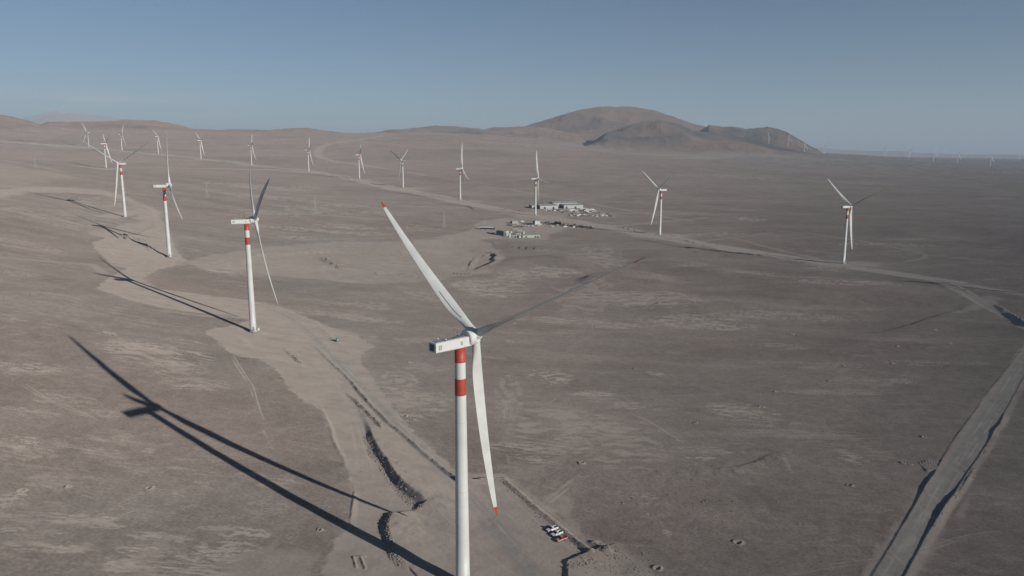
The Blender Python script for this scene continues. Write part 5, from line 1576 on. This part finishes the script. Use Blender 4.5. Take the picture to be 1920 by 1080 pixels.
# ---------------------------------------------------------------- build everything
if bpy:
    M = {
        'paint': mat('light_grey_paint', (0.56, 0.57, 0.55), 0.45, 0, 0.4, 0.09, 0.12), 'paint2': mat('nacelle_paint', (0.58, 0.59, 0.57), 0.45, 0, 0.4, 0.05, 0.6),
        'red': mat('signal_red_paint', (0.38, 0.06, 0.042), 0.5, 0, 0.4, 0.12, 0.3), 'seam': mat('seam_grey', (0.42, 0.43, 0.43), 0.6),
        'grey': mat('grey_metal', (0.30, 0.31, 0.32), 0.5, 0.0, 0.5, 0.15, 2.0), 'dark': mat('dark_metal', (0.035, 0.036, 0.04), 0.6, 0, 0.3), 'louvre': mat('louvre_grey', (0.10, 0.10, 0.105), 0.6),
        'concrete': mat('concrete', (0.36, 0.34, 0.31), 0.9, 0, 0.2, 0.15, 1.5), 'glass': mat('window_glass', (0.02, 0.025, 0.03), 0.08, 0, 0.6), 'tyre': mat('tyre_rubber', (0.02, 0.02, 0.02), 0.85),
        'lamp': mat('lamp_lens', (0.6, 0.62, 0.62), 0.15), 'carwhite': mat('white_car_paint', (0.72, 0.72, 0.70), 0.3, 0, 0.5, 0.06, 1.2), 'carred': mat('red_car_paint', (0.30, 0.06, 0.035), 0.35, 0, 0.5, 0.15, 1.5),
        'whitewall': mat('white_sheet', (0.55, 0.55, 0.53), 0.6, 0, 0.3, 0.1, 0.4), 'greywall': mat('grey_sheet', (0.34, 0.34, 0.33), 0.6, 0, 0.3, 0.15, 0.4), 'palewall': mat('pale_sheet', (0.46, 0.46, 0.44), 0.6, 0, 0.3, 0.08, 0.3),
        'paleroof': mat('pale_roof', (0.36, 0.355, 0.335), 0.6, 0, 0.3, 0.12, 0.2), 'rust': mat('brown_sheet', (0.17, 0.105, 0.08), 0.7, 0, 0.3, 0.25, 0.5), 'blue': mat('dark_blue_sheet', (0.05, 0.06, 0.075), 0.6, 0, 0.3, 0.2, 0.5),
        'greenwall': mat('grey_green_sheet', (0.13, 0.17, 0.16), 0.6, 0, 0.3, 0.12, 0.4), 'greenroof': mat('pale_green_roof', (0.30, 0.32, 0.28), 0.6, 0, 0.3, 0.1, 0.3), 'palegreen': mat('pale_green_sheet', (0.42, 0.47, 0.42), 0.6, 0, 0.3, 0.08, 0.4),
        'teal': mat('pale_teal_paint', (0.20, 0.30, 0.29), 0.5, 0, 0.4, 0.1, 1.0), 'galv': mat('galvanised_steel', (0.42, 0.43, 0.43), 0.5, 0.0, 0.5), 'rock': mat('broken_rock', (0.27, 0.235, 0.205), 0.95, 0, 0.1, 0.3, 0.4, 1.0),
    }
    build_ground()
    build_turbines(M)
    build_yards(M)
    build_small(M)
    build_rubble(M)
    # ------------------------------------------------------------ air
    if HAZE:
        bm = bmesh.new()
        zl, zt = float(GZ.min()) - 30.0, max(float(GZ.max()), CAM_Z) + 40.0
        box(bm, (0, 0, (zl + zt) / 2), (200000, 200000, zt - zl))
        hm = bpy.data.materials.new('haze'); hm.use_nodes = True
        nt = hm.node_tree; nt.nodes.clear()
        out = nt.nodes.new('ShaderNodeOutputMaterial'); pv = nt.nodes.new('ShaderNodeVolumePrincipled')
        pv.inputs['Color'].default_value = HAZE_COLOR
        pv.inputs['Density'].default_value = HAZE
        pv.inputs['Anisotropy'].default_value = HAZE_G
        nt.links.new(pv.outputs[0], out.inputs['Volume'])
        hz = link_mesh('haze', bm, hm)
        hz['kind'] = 'stuff'
        tag(hz, 'thin pale air haze over the whole plain', 'haze')
